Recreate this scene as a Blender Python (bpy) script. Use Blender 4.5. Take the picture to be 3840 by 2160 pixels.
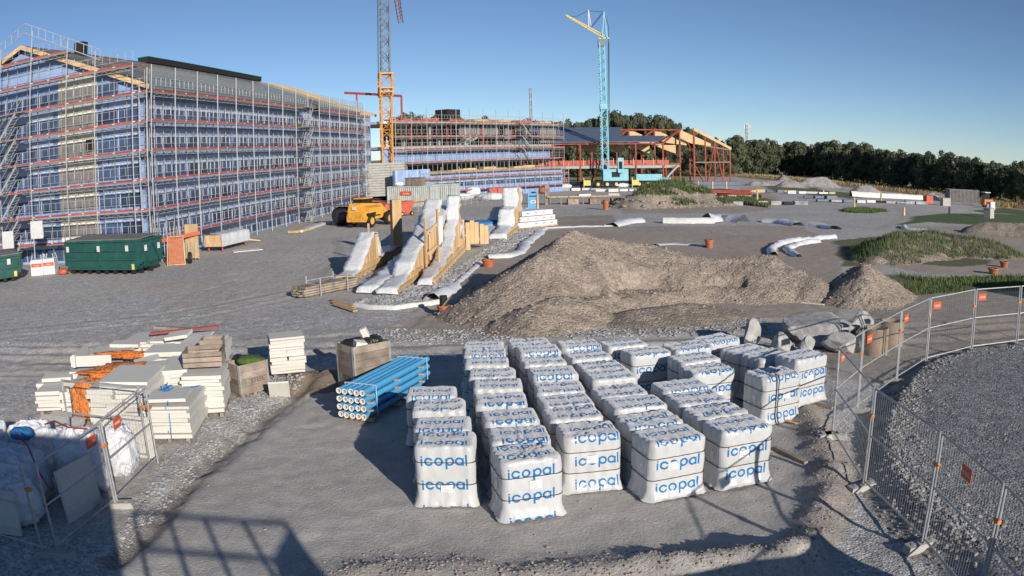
import bpy, math, random
import numpy as np
from mathutils import Vector, Matrix
random.seed(7); RNG = np.random.default_rng(7)
R = math.radians
for o in list(bpy.data.objects): bpy.data.objects.remove(o)
SC = bpy.context.scene
COL = SC.collection

# ---------------------------------------------------------------- camera: a wide lens with its own barrel curve, 6 m up on the site cabins
LENS_F, LENS_K = 3101.7, -0.097            # r = f * t * (1 + k t^2), in photo pixels
PITCH, ROLL, CAM_H = 0.1615, -0.0245, 6.0
_dn = np.array([math.sin(-ROLL) * math.cos(PITCH), math.cos(ROLL) * math.cos(PITCH), math.sin(PITCH)])
_fw = np.array([0, 0, 1.0]); _fw = _fw - _dn * (_fw @ _dn); _fw /= np.linalg.norm(_fw)
_rt = np.cross(_dn, _fw)
CM = np.stack([_rt, _fw, -_dn])             # camera (x right, y down, z forward) -> world
cam = bpy.data.cameras.new('camera'); camo = bpy.data.objects.new('camera', cam); COL.objects.link(camo)
cam.type = 'PANO'; cam.sensor_fit = 'HORIZONTAL'; cam.sensor_width = 36.0; cam.sensor_height = 20.25
cam.clip_start = 0.05; cam.clip_end = 8000
_t = np.linspace(0, 0.85, 200); _r = LENS_F * _t * (1 + LENS_K * _t ** 2) * 36.0 / 3840
_A = np.stack([_r, _r ** 2, _r ** 3, _r ** 4], 1); _c = np.linalg.lstsq(_A, _t, rcond=None)[0]
cc = cam if hasattr(cam, 'panorama_type') else cam.cycles
cc.panorama_type = 'FISHEYE_LENS_POLYNOMIAL'
cc.fisheye_polynomial_k0 = 0.0
for i in range(4): setattr(cc, 'fisheye_polynomial_k%d' % (i + 1), -float(_c[i]))
cc.fisheye_fov = R(140)
_M = Matrix(((CM[0][0], -CM[0][1], -CM[0][2], 0), (CM[1][0], -CM[1][1], -CM[1][2], 0), (CM[2][0], -CM[2][1], -CM[2][2], CAM_H), (0, 0, 0, 1)))
camo.matrix_world = _M
SC.camera = camo

# ---------------------------------------------------------------- sky and sun: clear evening, sun low behind the camera on the right
SUN_AZ, SUN_EL = R(150.5), R(17.6)
w = bpy.data.worlds.new('World'); SC.world = w; w.use_nodes = True
nt = w.node_tree; nt.nodes.clear()
sky = nt.nodes.new('ShaderNodeTexSky'); sky.sky_type = 'NISHITA'; sky.sun_disc = False
sky.sun_elevation = SUN_EL; sky.sun_rotation = SUN_AZ; sky.altitude = 20
sky.air_density = 0.62; sky.dust_density = 0.0; sky.ozone_density = 2.9
bg = nt.nodes.new('ShaderNodeBackground'); bg.inputs[1].default_value = 0.080
wo = nt.nodes.new('ShaderNodeOutputWorld'); nt.links.new(sky.outputs[0], bg.inputs[0]); nt.links.new(bg.outputs[0], wo.inputs[0])
sl = bpy.data.lights.new('sun', 'SUN'); sl.energy = 4.5; sl.angle = R(0.53); sl.color = (1.0, 0.91, 0.79)
so = bpy.data.objects.new('sun', sl); COL.objects.link(so)
SUN = Vector((math.sin(SUN_AZ) * math.cos(SUN_EL), math.cos(SUN_AZ) * math.cos(SUN_EL), math.sin(SUN_EL)))
so.rotation_euler = SUN.to_track_quat('Z', 'Y').to_euler()
SC.view_settings.view_transform = 'Standard'; SC.view_settings.look = 'None'
SC.view_settings.exposure = 0.28; SC.view_settings.gamma = 1.0; SC.view_settings.use_curve_mapping = False
SC.cycles.use_denoising = True
SC.cycles.max_bounces = 6; SC.cycles.diffuse_bounces = 3; SC.cycles.glossy_bounces = 2; SC.cycles.transparent_max_bounces = 12
SC.cycles.sample_clamp_indirect = 4

# ---------------------------------------------------------------- survey helpers: where a sight line meets the ground or a plane
def ray(px, py):
    dx, dy = px - 1920.0, py - 1080.0; r = math.hypot(dx, dy) / LENS_F; t = r
    for _ in range(20): t = r / (1 + LENS_K * t * t)
    s = math.sin(t) / max(r, 1e-9) / LENS_F
    return CM @ np.array([dx * s, dy * s, math.cos(t)])
def fall(x): return -.04 * max(0.0, x - 50.0)     # the land falls away gently to the right
def G(px, py, z=0.0):
    d = ray(px, py); zz = z
    for _ in range(8):
        t = (zz - CAM_H) / d[2]; zz = z + fall(min(d[0] * t, 260.0))
    return Vector((d[0] * t, d[1] * t, zz))
def AY(px, py, Y):
    d = ray(px, py); t = Y / d[1]; return Vector((d[0] * t, Y, CAM_H + d[2] * t))
def GP(pts, z=0.0): return [G(x, y, z) for x, y in pts]

# ---------------------------------------------------------------- mesh helpers
class MB:
    def __init__(s): s.v = []; s.f = []; s.m = []
    def add(s, vs, fs, mi=0):
        b = len(s.v); s.v += [tuple(p) for p in vs]; s.f += [tuple(b + i for i in f) for f in fs]; s.m += [mi] * len(fs); return s
    def box(s, c, d, rz=0.0, mi=0, M=None):
        hx, hy, hz = d[0] / 2, d[1] / 2, d[2] / 2; ca, sa = math.cos(rz), math.sin(rz); vs = []
        for z in (-hz, hz):
            for x, y in ((-hx, -hy), (hx, -hy), (hx, hy), (-hx, hy)):
                p = Vector((x * ca - y * sa, x * sa + y * ca, z)) if M is None else M @ Vector((x, y, z))
                vs.append((c[0] + p[0], c[1] + p[1], c[2] + p[2]))
        return s.add(vs, [(3, 2, 1, 0), (4, 5, 6, 7), (0, 1, 5, 4), (1, 2, 6, 5), (2, 3, 7, 6), (3, 0, 4, 7)], mi)
    def frame(s, p, q):
        p = Vector(p); q = Vector(q); d = q - p; L = d.length; d = d / max(L, 1e-9)
        up = Vector((0, 0, 1)) if abs(d.z) < 0.95 else Vector((0, 1, 0))
        x = d.cross(up).normalized(); y = x.cross(d).normalized(); return p, q, d, x, y, L
    def bar(s, p, q, w, h=None, mi=0):
        h = w if h is None else h; p, q, d, x, y, L = s.frame(p, q); vs = []
        for c in (p, q):
            for a, b in ((-1, -1), (1, -1), (1, 1), (-1, 1)): vs.append(c + x * (a * w / 2) + y * (b * h / 2))
        return s.add(vs, [(3, 2, 1, 0), (4, 5, 6, 7), (0, 1, 5, 4), (1, 2, 6, 5), (2, 3, 7, 6), (3, 0, 4, 7)], mi)
    def tube(s, p, q, r, n=6, mi=0, r2=None, caps=True):
        r2 = r if r2 is None else r2; p, q, d, x, y, L = s.frame(p, q); vs = []
        for c, rr in ((p, r), (q, r2)):
            for i in range(n):
                a = 2 * math.pi * i / n; vs.append(c + x * (rr * math.cos(a)) + y * (rr * math.sin(a)))
        fs = [(i, (i + 1) % n, n + (i + 1) % n, n + i) for i in range(n)]
        if caps: fs += [tuple(range(n - 1, -1, -1)), tuple(range(n, 2 * n))]
        return s.add(vs, fs, mi)
    def path(s, pts, r, n=6, mi=0):
        for a, b in zip(pts[:-1], pts[1:]): s.tube(a, b, r, n, mi)
        return s
    def lathe(s, prof, n=16, c=(0, 0, 0), mi=0, M=None):
        vs = []
        for r, z in prof:
            for i in range(n):
                a = 2 * math.pi * i / n; p = Vector((r * math.cos(a), r * math.sin(a), z)); p = M @ p if M else p
                vs.append((c[0] + p[0], c[1] + p[1], c[2] + p[2]))
        fs = [(k * n + i, k * n + (i + 1) % n, (k + 1) * n + (i + 1) % n, (k + 1) * n + i) for k in range(len(prof) - 1) for i in range(n)]
        return s.add(vs, fs, mi)
    def prism(s, poly, a, b, mi=0):          # poly: list of 3D points, extruded from +a to +b (vectors)
        n = len(poly); a = Vector(a); b = Vector(b)
        vs = [Vector(p) + a for p in poly] + [Vector(p) + b for p in poly]
        return s.add(vs, [tuple(range(n - 1, -1, -1)), tuple(range(n, 2 * n))] + [(i, (i + 1) % n, n + (i + 1) % n, n + i) for i in range(n)], mi)
    def mesh(s, name, mats, smooth=False):
        me = bpy.data.meshes.new(name); me.from_pydata([tuple(p) for p in s.v], [], s.f)
        for m in (mats if isinstance(mats, (list, tuple)) else [mats]): me.materials.append(m)
        if any(s.m): me.polygons.foreach_set('material_index', s.m)
        if smooth: me.polygons.foreach_set('use_smooth', [True] * len(s.f))
        me.update(); return me
def link(name, data, parent=None, loc=None, rot=None, scale=None):
    o = bpy.data.objects.new(name, data); COL.objects.link(o)
    if parent is not None: o.parent = parent
    if loc is not None: o.location = loc
    if rot is not None: o.rotation_euler = rot if hasattr(rot, '__len__') else (0, 0, rot)
    if scale is not None: o.scale = scale
    return o
def part(name, mb, mats, parent=None, loc=None, rot=None, smooth=False):
    return link(name, mb.mesh(name, mats, smooth), parent, loc, rot)
def tag(o, label, cat, group=None, kind=None):
    if kind: o['kind'] = kind
    if label: o['label'] = label
    if cat: o['category'] = cat
    if group: o['group'] = group
    return o
def thing(name, label, cat, loc=(0, 0, 0), rz=0.0, group=None):
    return tag(link(name, None, None, loc, rz), label, cat, group)
def dup(root, loc, rz, label, group=None):
    r = root.copy(); COL.objects.link(r); r.location = loc; r.rotation_euler = (0, 0, rz); r['label'] = label
    if group: r['group'] = group
    for ch in root.children:
        c = ch.copy(); COL.objects.link(c); c.parent = r
        for g in ch.children:
            d = g.copy(); COL.objects.link(d); d.parent = c
    return r
def npmesh(name, V, F, mats, smooth=False, col=None):
    me = bpy.data.meshes.new(name); V = np.asarray(V, np.float32); F = np.asarray(F, np.int32); k = F.shape[1]
    me.vertices.add(len(V)); me.vertices.foreach_set('co', V.ravel())
    me.loops.add(F.size); me.loops.foreach_set('vertex_index', F.ravel())
    me.polygons.add(len(F)); me.polygons.foreach_set('loop_start', np.arange(0, F.size, k, dtype=np.int32))
    me.polygons.foreach_set('loop_total', np.full(len(F), k, np.int32))
    me.polygons.foreach_set('use_smooth', np.full(len(F), smooth))
    for m in (mats if isinstance(mats, (list, tuple)) else [mats]): me.materials.append(m)
    if col is not None:
        a = me.color_attributes.new('col', 'FLOAT_COLOR', 'POINT'); a.data.foreach_set('color', np.asarray(col, np.float32).ravel())
    me.update(calc_edges=True); return me
def grid_faces(nx, ny):
    i, j = np.meshgrid(np.arange(nx - 1), np.arange(ny - 1)); a = (j * nx + i).ravel()
    return np.stack([a, a + 1, a + nx + 1, a + nx], 1)
_TAB = np.random.default_rng(3).random((256, 256))
def vnoise(x, y, s=0):
    x = np.asarray(x, float) + s * 17.3; y = np.asarray(y, float) + s * 9.1
    xi = np.floor(x).astype(int); yi = np.floor(y).astype(int); fx = x - xi; fy = y - yi
    fx = fx * fx * (3 - 2 * fx); fy = fy * fy * (3 - 2 * fy); T = _TAB
    a = T[yi % 256, xi % 256]; b = T[yi % 256, (xi + 1) % 256]; c = T[(yi + 1) % 256, xi % 256]; d = T[(yi + 1) % 256, (xi + 1) % 256]
    return (a + (b - a) * fx) * (1 - fy) + (c + (d - c) * fx) * fy
def fbm(x, y, o=4, s=0):
    r = 0; a = 0.5; k = 1.0
    for i in range(o): r = r + a * (vnoise(x * k, y * k, s + i) - 0.5); a *= 0.5; k *= 2.03
    return r
def inpoly(x, y, P):
    r = np.zeros(x.shape, bool); n = len(P); j = n - 1
    for i in range(n):
        xi, yi, xj, yj = P[i][0], P[i][1], P[j][0], P[j][1]
        if yi != yj: r ^= ((yi > y) != (yj > y)) & (x < (xj - xi) * (y - yi) / (yj - yi) + xi)
        j = i
    return r
def polydist(x, y, P):                        # distance to an open polyline, and the fraction along it
    best = np.full(np.shape(x), 1e9); par = np.zeros(np.shape(x)); n = len(P) - 1
    for i in range(n):
        ax, ay = P[i][0], P[i][1]; bx, by = P[i + 1][0], P[i + 1][1]; dx, dy = bx - ax, by - ay
        t = np.clip(((x - ax) * dx + (y - ay) * dy) / (dx * dx + dy * dy), 0, 1); d = np.hypot(x - ax - t * dx, y - ay - t * dy)
        k = d < best; best = np.where(k, d, best); par = np.where(k, i + t, par)
    return best, par

# ---------------------------------------------------------------- materials
class NT:
    def __init__(s, m): s.t = m.node_tree; s.bs = s.t.nodes['Principled BSDF']
    def n(s, kind, **kw):
        x = s.t.nodes.new(kind)
        for k, v in kw.items(): setattr(x, k, v)
        return x
    def l(s, a, b): s.t.links.new(a, b)
    def put(s, sock, v):
        if isinstance(v, (int, float)): sock.default_value = v
        elif isinstance(v, tuple): sock.default_value = v if len(v) == 4 or len(sock.default_value) == 3 else v + (1,)
        else: s.l(v, sock)
    def math(s, op, a, b=0.0, c=None):
        x = s.n('ShaderNodeMath', operation=op); s.put(x.inputs[0], a); s.put(x.inputs[1], b)
        if c is not None: s.put(x.inputs[2], c)
        return x.outputs[0]
    def mix(s, f, a, b, mode='MIX'):
        x = s.n('ShaderNodeMixRGB', blend_type=mode); s.put(x.inputs[0], f); s.put(x.inputs[1], a); s.put(x.inputs[2], b); return x.outputs[0]
    def noise(s, scale, vec=None, det=4, rough=.55):
        x = s.n('ShaderNodeTexNoise'); x.inputs['Scale'].default_value = scale; x.inputs['Detail'].default_value = det; x.inputs['Roughness'].default_value = rough
        if vec is not None: s.l(vec, x.inputs['Vector'])
        return x.outputs[0]
    def ramp(s, f, lo, hi, a=0.0, b=1.0):
        x = s.n('ShaderNodeMapRange'); s.put(x.inputs[0], f)
        for i, v in enumerate((lo, hi, a, b)): x.inputs[i + 1].default_value = v
        return x.outputs[0]
def newmat(name, rough=.7, metal=0.0, spec=.35):
    m = bpy.data.materials.new(name); m.use_nodes = True; t = NT(m)
    t.bs.inputs['Roughness'].default_value = rough; t.bs.inputs['Metallic'].default_value = metal; t.bs.inputs['Specular IOR Level'].default_value = spec
    return m, t
def mat(name, col, rough=.7, var=.18, scale=3.0, bump=0.0, bscale=30.0, metal=0.0, spec=.35, objvar=0.0, dirt=0.0, dirtcol=(.16, .14, .12), stretch=None, ridge=0):
    m, t = newmat(name, rough, metal, spec)
    tc = t.n('ShaderNodeTexCoord'); vec = tc.outputs['Object']
    if stretch:
        mp = t.n('ShaderNodeMapping'); mp.inputs['Scale'].default_value = stretch; t.l(vec, mp.inputs[0]); vec = mp.outputs[0]
    f = t.noise(scale, vec)
    c = t.mix(t.ramp(f, .3, .7), tuple(x * (1 - var) for x in col), tuple(min(1, x * (1 + var)) for x in col))
    if dirt:
        f2 = t.noise(scale * .45 + .3, vec, 6, .65); c = t.mix(t.ramp(f2, .52, .72, 0, dirt), c, dirtcol)
    if objvar:
        oi = t.n('ShaderNodeObjectInfo'); c = t.mix(1.0, c, t.ramp(oi.outputs['Random'], 0, 1, 1 - objvar, 1 + objvar), 'MULTIPLY')
    t.l(c, t.bs.inputs['Base Color'])
    if bump:
        b = t.n('ShaderNodeBump'); b.inputs['Strength'].default_value = bump; b.inputs['Distance'].default_value = .03
        hgt_ = t.noise(bscale, vec, 5)
        if ridge: hgt_ = t.math('ADD', t.math('MULTIPLY', hgt_, .3), t.math('MULTIPLY', t.math('ADD', t.math('ABSOLUTE', t.math('SUBTRACT', t.noise(ridge, vec, 3, .5), .5)), t.math('MULTIPLY', t.math('ABSOLUTE', t.math('SUBTRACT', t.noise(ridge * 2.7, vec, 3, .5), .5)), .5)), -2.2)); b.inputs['Distance'].default_value = .09
        t.l(hgt_, b.inputs['Height']); t.l(b.outputs[0], t.bs.inputs['Normal'])
    return m
MAT = {}
_W1 = 'first second third fourth fifth sixth seventh eighth ninth tenth eleventh twelfth thirteenth fourteenth fifteenth sixteenth seventeenth eighteenth nineteenth'.split()
_W2 = {2: 'twent', 3: 'thirt', 4: 'fort'}
def nth(i):
    if i < 20: return _W1[i - 1]
    t_, u_ = divmod(i, 10); return _W2[t_] + ('ieth' if u_ == 0 else 'y ' + _W1[u_ - 1])
MAT['steel'] = mat('galvanised_steel', (.38, .39, .40), .45, .2, 6, metal=.35, spec=.5)
MAT['alu'] = mat('scaffold_tube', (.40, .41, .42), .5, .2, 4, metal=.2, spec=.4)
MAT['deck'] = mat('scaffold_deck', (.24, .24, .245), .6, .25, 3, objvar=.2)
MAT['red'] = mat('toe_board_red', (.34, .075, .055), .7, .3, 1.5, objvar=.25, dirt=.4, dirtcol=(.3, .2, .17))
MAT['white'] = mat('white_paint', (.60, .60, .59), .6, .1, 4, dirt=.2, dirtcol=(.4, .38, .34))
MAT['foil'] = mat('blue_wall_foil', (.25, .36, .60), .55, .16, 1.2, bump=.15, bscale=3, spec=.4)
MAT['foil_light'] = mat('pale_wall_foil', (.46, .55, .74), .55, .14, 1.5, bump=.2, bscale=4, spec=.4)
MAT['glass'] = mat('dark_blue_film_pane', (.045, .075, .15), .22, .35, .8, objvar=.4, spec=.5)  # dark blue surface of the strips on the blue walls
MAT['cream'] = mat('cream_board', (.74, .71, .60), .8, .12, 1.0)
MAT['greyboard'] = mat('grey_board', (.17, .165, .16), .8, .2, 2)
MAT['timber'] = mat('raw_timber', (.52, .36, .19), .75, .25, 3, bump=.1, bscale=25, stretch=(1, 1, .25), objvar=.12)
MAT['timber_grey'] = mat('weathered_timber', (.27, .22, .18), .85, .35, 3, bump=.25, bscale=30, objvar=.25, dirt=.4)
MAT['clt'] = mat('clt_panel', (.58, .40, .22), .75, .15, 1.0)
MAT['membrane'] = mat('roof_membrane', (.15, .15, .165), .75, .3, .6, dirt=.6, dirtcol=(.30, .25, .21))
MAT['conc'] = mat('concrete', (.40, .39, .37), .88, .14, 2.5, bump=.15, bscale=20, dirt=.35, dirtcol=(.24, .23, .2))
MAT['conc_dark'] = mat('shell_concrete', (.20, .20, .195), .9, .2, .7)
MAT['tarp'] = mat('white_tarpaulin', (.62, .64, .67), .36, .06, 2, bump=.45, bscale=5, ridge=1.2, spec=.5, dirt=.25, dirtcol=(.45, .45, .45))
MAT['foam'] = mat('white_foam', (.60, .59, .55), .85, .05, 6, bump=.15, bscale=60, objvar=.08, dirt=.3, dirtcol=(.5, .47, .38))
MAT['green'] = mat('green_skip_paint', (.018, .085, .075), .5, .2, 2, spec=.4, dirt=.25, dirtcol=(.06, .1, .09))
MAT['black'] = mat('black_rubber', (.018, .018, .019), .75, .3, 8)
MAT['yellow'] = mat('machine_yellow', (.72, .36, .045), .45, .12, 3, dirt=.3, dirtcol=(.35, .22, .08), spec=.5)
MAT['orange'] = mat('orange_plastic', (.70, .22, .05), .5, .25, 4, bump=.9, bscale=9, ridge=4.5)
MAT['crane_orange'] = mat('crane_orange_paint', (.62, .28, .045), .5, .15, 2)
MAT['crane_teal'] = mat('crane_teal_paint', (.17, .19, .185), .5, .2, 2)
MAT['crane_blue'] = mat('crane_pale_blue_paint', (.22, .50, .60), .45, .12, 2)
MAT['rust'] = mat('red_oxide_steel', (.30, .062, .04), .7, .25, 1.5)
MAT['clay'] = mat('terracotta_plastic', (.40, .13, .06), .55, .2, 5, dirt=.4, dirtcol=(.25, .17, .12))
MAT['pipe_blue'] = mat('blue_pipe_wrap', (.075, .34, .62), .38, .10, 5, spec=.5, bump=.1, bscale=14, objvar=.06)
MAT['yellow_paint'] = mat('pale_yellow_paint', (.62, .52, .16), .5, .15, 2)
MAT['signblue'] = mat('sign_blue', (.10, .33, .62), .5, .06, 2)
MAT['container'] = mat('container_grey_paint', (.46, .49, .46), .55, .15, 1.5, dirt=.4, dirtcol=(.3, .26, .2))
MAT['skipred'] = mat('skip_red_paint', (.48, .10, .06), .55, .2, 2, dirt=.35, dirtcol=(.35, .18, .13))
MAT['rock'] = mat('rock', (.36, .355, .35), .9, .3, 4, bump=.6, bscale=9, dirt=.4, dirtcol=(.42, .40, .37))
MAT['stone'] = mat('crushed_stone', (.30, .305, .32), .9, .4, 1.3)
MAT['darkstone'] = mat('dark_stone', (.205, .21, .22), .9, .4, 1.3)
MAT['midstone'] = mat('mid_stone', (.27, .265, .26), .9, .4, 1.3)
MAT['jib'] = mat('jib_orange_red', (.50, .22, .09), .6, .3, 1)
MAT['soil'] = mat('clods', (.31, .265, .23), .95, .3, 2)
MAT['glassdark'] = mat('cab_glass', (.02, .025, .03), .1, .2, 2, spec=.6)
MAT['bag'] = mat('big_bag_fabric', (.64, .66, .70), .65, .06, 3, bump=.5, bscale=7, ridge=2.0, dirt=.3, dirtcol=(.5, .5, .5))
MAT['ink'] = mat('print_black', (.03, .03, .03), .6, .1, 5)
MAT['signred'] = mat('sign_orange_red', (.62, .09, .025), .5, .08, 4)
MAT['rope'] = mat('blue_rope', (.03, .18, .42), .8, .3, 20)
MAT['strap'] = mat('dark_strap', (.035, .03, .025), .5, .3, 6)
MAT['redstrap'] = mat('red_strap', (.30, .035, .03), .6, .2, 6)
MAT['blacksack'] = mat('black_sack', (.02, .02, .022), .3, .3, 6, bump=.6, bscale=14, spec=.5)
MAT['moss'] = mat('moss', (.07, .12, .03), .95, .35, 9, bump=.4, bscale=25)
MAT['steelblue'] = mat('blue_grey_sheet', (.10, .13, .19), .45, .15, 1.0, spec=.5)
# ================================================================ GROUND
C_GRAVEL = (.425, .42, .415); C_SAND = (.455, .435, .41); C_DIRT = (.36, .315, .275); C_FLAT = (.38, .325, .285)
C_DARKGR = (.225, .23, .24); C_FIELD = (.30, .27, .15); C_LAWN = (.10, .14, .065); C_WEED = (.14, .15, .085); C_TRACK = (.45, .42, .39)
PADP = GP([(380, 2240), (560, 2010), (690, 1835), (860, 1665), (1000, 1560), (1120, 1485), (1250, 1425), (1480, 1405), (1730, 1320), (1900, 1285), (2300, 1262), (2620, 1245), (2800, 1290), (2960, 1380), (3060, 1500), (3105, 1620), (3120, 1760), (3100, 1900), (3060, 2060), (3020, 2240)])
GRAVP = GP([(3990, 1285), (3830, 1322), (3650, 1347), (3500, 1390), (3440, 1440), (3390, 1510), (3345, 1590), (3330, 1690), (3350, 1800), (3410, 1900), (3510, 2000), (3660, 2110), (3760, 2300), (5200, 2300), (5200, 1250)])
PADX = [(p.x, p.y) for p in PADP]; GRX = [(p.x, p.y) for p in GRAVP] 
BANK = [(p.x, p.y) for p in GP([(2890, 1420), (3010, 1530), (3075, 1650), (3110, 1760), (3105, 1880), (3070, 1990), (3010, 2080), (2950, 2180)])]
BERM = [(p.x, p.y) for p in [G(1180, 2165, .1), G(1400, 2120, .16), G(1700, 2100, .2), G(1900, 2125, .2), G(2150, 2110, .22), G(2400, 2070, .32), G(2600, 2068, .38), G(2800, 2060, .36), G(2960, 2075, .3)]]
TRENCH = [(p.x, p.y) for p in GP([(430, 2100), (560, 1985), (640, 1880), (700, 1815), (790, 1725), (880, 1650), (980, 1570), (1070, 1505), (1150, 1455), (1240, 1410)])]
CRACK = [(p.x, p.y) for p in GP([(820, 1760), (870, 1705), (960, 1625), (1050, 1560), (1100, 1520), (1180, 1480)])]
def berm_h(x, y):
    d, t = polydist(x, y, BERM)
    hh = np.interp(t, [0, 1, 2, 3, 4, 5, 6, 7, 8], [.06, .10, .13, .12, .14, .24, .32, .32, .28]) * (1 + 1.2 * fbm(x * 1.9, y * 1.9, 3, 5))
    return hh * np.exp(-(d / .42) ** 2)
def ground_h(x, y):
    x = np.asarray(x, float); y = np.asarray(y, float); shp = x.shape
    h = .05 * fbm(x * .35, y * .35, 3, 1) * np.clip((y - 8) / 30, .35, 1)
    h = h - .20 * np.clip(fbm(x * 2.3, y * 1.7, 3, 51) - .13, 0, 1) + .035 * fbm(x * 1.7, y * 1.7, 4, 2) + .014 * fbm(x * 9, y * 9, 3, 4)
    near = (y < 48) & (x > -22) & (x < 26)
    if near.any():
        xx, yy = x[near], y[near]; hh = np.zeros(xx.shape)
        d, t = polydist(xx, yy, TRENCH); hh -= .15 * np.exp(-(d / .26) ** 2) * (1 + 1.2 * fbm(xx * 2.5, yy * 2.5, 3, 9))
        d, t = polydist(xx, yy, CRACK); hh -= .07 * np.exp(-((d + .10 * fbm(xx * 4, yy * 4, 2, 3)) / .07) ** 2)
        hh += berm_h(xx, yy)
        d, t = polydist(xx, yy, BANK); hh += (.20 + .35 * np.clip(fbm(xx * 1.6, yy * 1.6, 3, 11), -.3, .5)) * np.exp(-(d / .38) ** 2)
        inside = inpoly(xx, yy, GRX); d, t = polydist(xx, yy, GRX[:13]); sd = np.where(inside, d, -d)
        hh += .30 * np.clip((sd + .75) / .75, 0, 1) ** 1.3
        hh += .35 * np.exp(-(((xx + 5.3) / .9) ** 2 + ((yy - 21.4) / .9) ** 2)) * (1 + fbm(xx * 3, yy * 3, 3, 6))
        rut = (yy > 23) & (yy < 27); hh += np.where(rut, .05 * np.sin(yy * 5 + .5 * fbm(xx * .5, yy * .5, 2, 3) * 8) * np.clip(np.minimum(yy - 23, 27 - yy), 0, 1), 0)
        far = np.clip(sd / 2, 0, 1); hh += .03 * fbm(xx * 5, yy * 5, 3, 8)
        h[near] += hh
    h = h - .04 * np.clip(x - 50, 0, 210)
    return h.reshape(shp)
def lines(a, b, s0, grow, smax):
    r = [a]; s = s0
    while r[-1] < b: r.append(r[-1] + s); s = min(s * grow, smax)
    return r
xr = lines(15, 120, .15, 1.03, 1.6); xr2 = lines(xr[-1], 2500, 2, 1.25, 400)
XS = np.array(sorted([-v for v in xr2[1:]] + [-v for v in xr[1:]] + list(np.arange(-15, 15.01, .13)) + xr[1:] + xr2[1:]))
ya = list(np.arange(3.0, 32, .125)); yb = lines(ya[-1], 130, .125, 1.012, .9); yc = lines(yb[-1], 330, 1, 1.05, 6); yd = lines(yc[-1], 5000, 7, 1.3, 900)
YS = np.array(sorted(lines(0, 400, .7, 1.3, 90) and [-v for v in lines(3, 400, .7, 1.3, 90)[1:]] + [0.0, 1.5] + ya + yb[1:] + yc[1:] + yd[1:]))
GX, GY = np.meshgrid(XS, YS); GX = GX.ravel(); GY = GY.ravel(); GZ = ground_h(GX, GY)
col = np.zeros((len(GX), 4), np.float32); col[:, :3] = C_GRAVEL; col[:, 3] = .75
jx = GX + .9 * fbm(GX * .45, GY * .45, 4, 21) + .25 * fbm(GX * 2.5, GY * 2.5, 3, 22); jy = GY + .9 * fbm(GX * .45, GY * .45, 4, 23) + .25 * fbm(GX * 2.5, GY * 2.5, 3, 24)
def paint(P, c, gr, soft=None):
    k = inpoly(jx, jy, P); col[k, :3] = c; col[k, 3] = gr
def paintpx(pts, c, gr): paint([(p.x, p.y) for p in GP(pts)], c, gr)
# tyre-flattened tracks on the gravel
tr = fbm(GX * .16, GY * .5, 3, 31); k = np.clip((tr + .02) / .12, 0, 1)[:, None] * .8; col[:, :3] = col[:, :3] * (1 - k) + np.array(C_TRACK) * k; col[:, 3] = .75 - .4 * k[:, 0]
paintpx([(900, 1255), (1500, 1215), (2200, 1215), (2830, 1180), (2900, 1230), (2600, 1262), (1900, 1290), (1300, 1330), (900, 1330)], (.37, .36, .345), .55)
paintpx([(1440, 1230), (1660, 1110), (1720, 1050), (1850, 975), (2030, 865), (2300, 850), (3000, 850), (3130, 905), (3160, 1190), (2750, 1190), (2200, 1215), (1600, 1262)], C_DIRT, .15)
paintpx([(1730, 1080), (1850, 980), (2040, 865), (2290, 855), (2860, 845), (2985, 862), (3090, 900), (2880, 955), (2860, 990), (1900, 1010)], C_FLAT, .04)
paintpx([(2340, 785), (2560, 760), (2870, 720), (2920, 735), (2880, 790), (2760, 800), (2330, 800)], C_FLAT, .1)
paintpx([(2030, 860), (2060, 815), (2300, 805), (2320, 840)], (.32, .28, .24), .4)
paintpx([(2520, 745), (2700, 728), (2900, 750), (2870, 775), (2620, 760)], C_WEED, .1)
paintpx([(3150, 785), (3300, 780), (3330, 792), (3250, 800), (3165, 797)], C_WEED, .1)
paintpx([(2850, 690), (2960, 685), (3100, 715), (3300, 735), (3200, 745), (2900, 720)], C_WEED, .2)
paintpx([(3370, 845), (3430, 812), (3600, 800), (4200, 815), (4200, 905), (3840, 868), (3650, 842), (3480, 832)], C_LAWN, .0)
paintpx([(3640, 790), (3760, 780), (4100, 790), (4100, 815), (3700, 800)], C_LAWN, .0)
paintpx([(3420, 850), (3600, 850), (3840, 885), (4200, 930), (4200, 1030), (3500, 1030), (3120, 960), (3250, 900)], C_FLAT, .15)
paintpx([(3130, 900), (3330, 885), (3640, 935), (3720, 985), (3600, 1000), (3340, 985), (3150, 1000)], C_WEED, .1)
paintpx([(3330, 1030), (3500, 1045), (3840, 1035), (4200, 1040), (4200, 1110), (3700, 1090), (3400, 1110), (3300, 1090)], C_WEED, .15)
paintpx([(3230, 1180), (3400, 1110), (3700, 1090), (4200, 1110), (4200, 1300), (3830, 1320), (3500, 1385), (3300, 1450), (3100, 1420), (3060, 1250)], (.31, .275, .24), .35)
paint([(p.x, p.y) for p in GP([(2740, 662), (2900, 678), (3100, 692), (3400, 727), (3840, 792), (4300, 850)])] + [(320, 60), (700, 900), (-700, 900), (-700, 240), (30, 175)], C_FIELD, .0)
col[GY > 250, :3] = C_FIELD; col[GY > 250, 3] = 0
paint(PADX, C_SAND, .05)
k = inpoly(GX, GY, GRX); col[k, :3] = C_DARKGR; col[k, 3] = 1.0
d, t = polydist(GX, GY, GRX[:13]); k = (d < .8) & (GY < 32) & ~inpoly(GX, GY, GRX); col[k, :3] = (.31, .295, .28); col[k, 3] = .5
d, t = polydist(GX, GY, BANK); k = d < .5; col[k, :3] = (.37, .335, .305); col[k, 3] = .3
d, t = polydist(GX, GY, BERM); k = d < .9; col[k, :3] = (.42, .395, .37); col[k, 3] = .25
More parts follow.
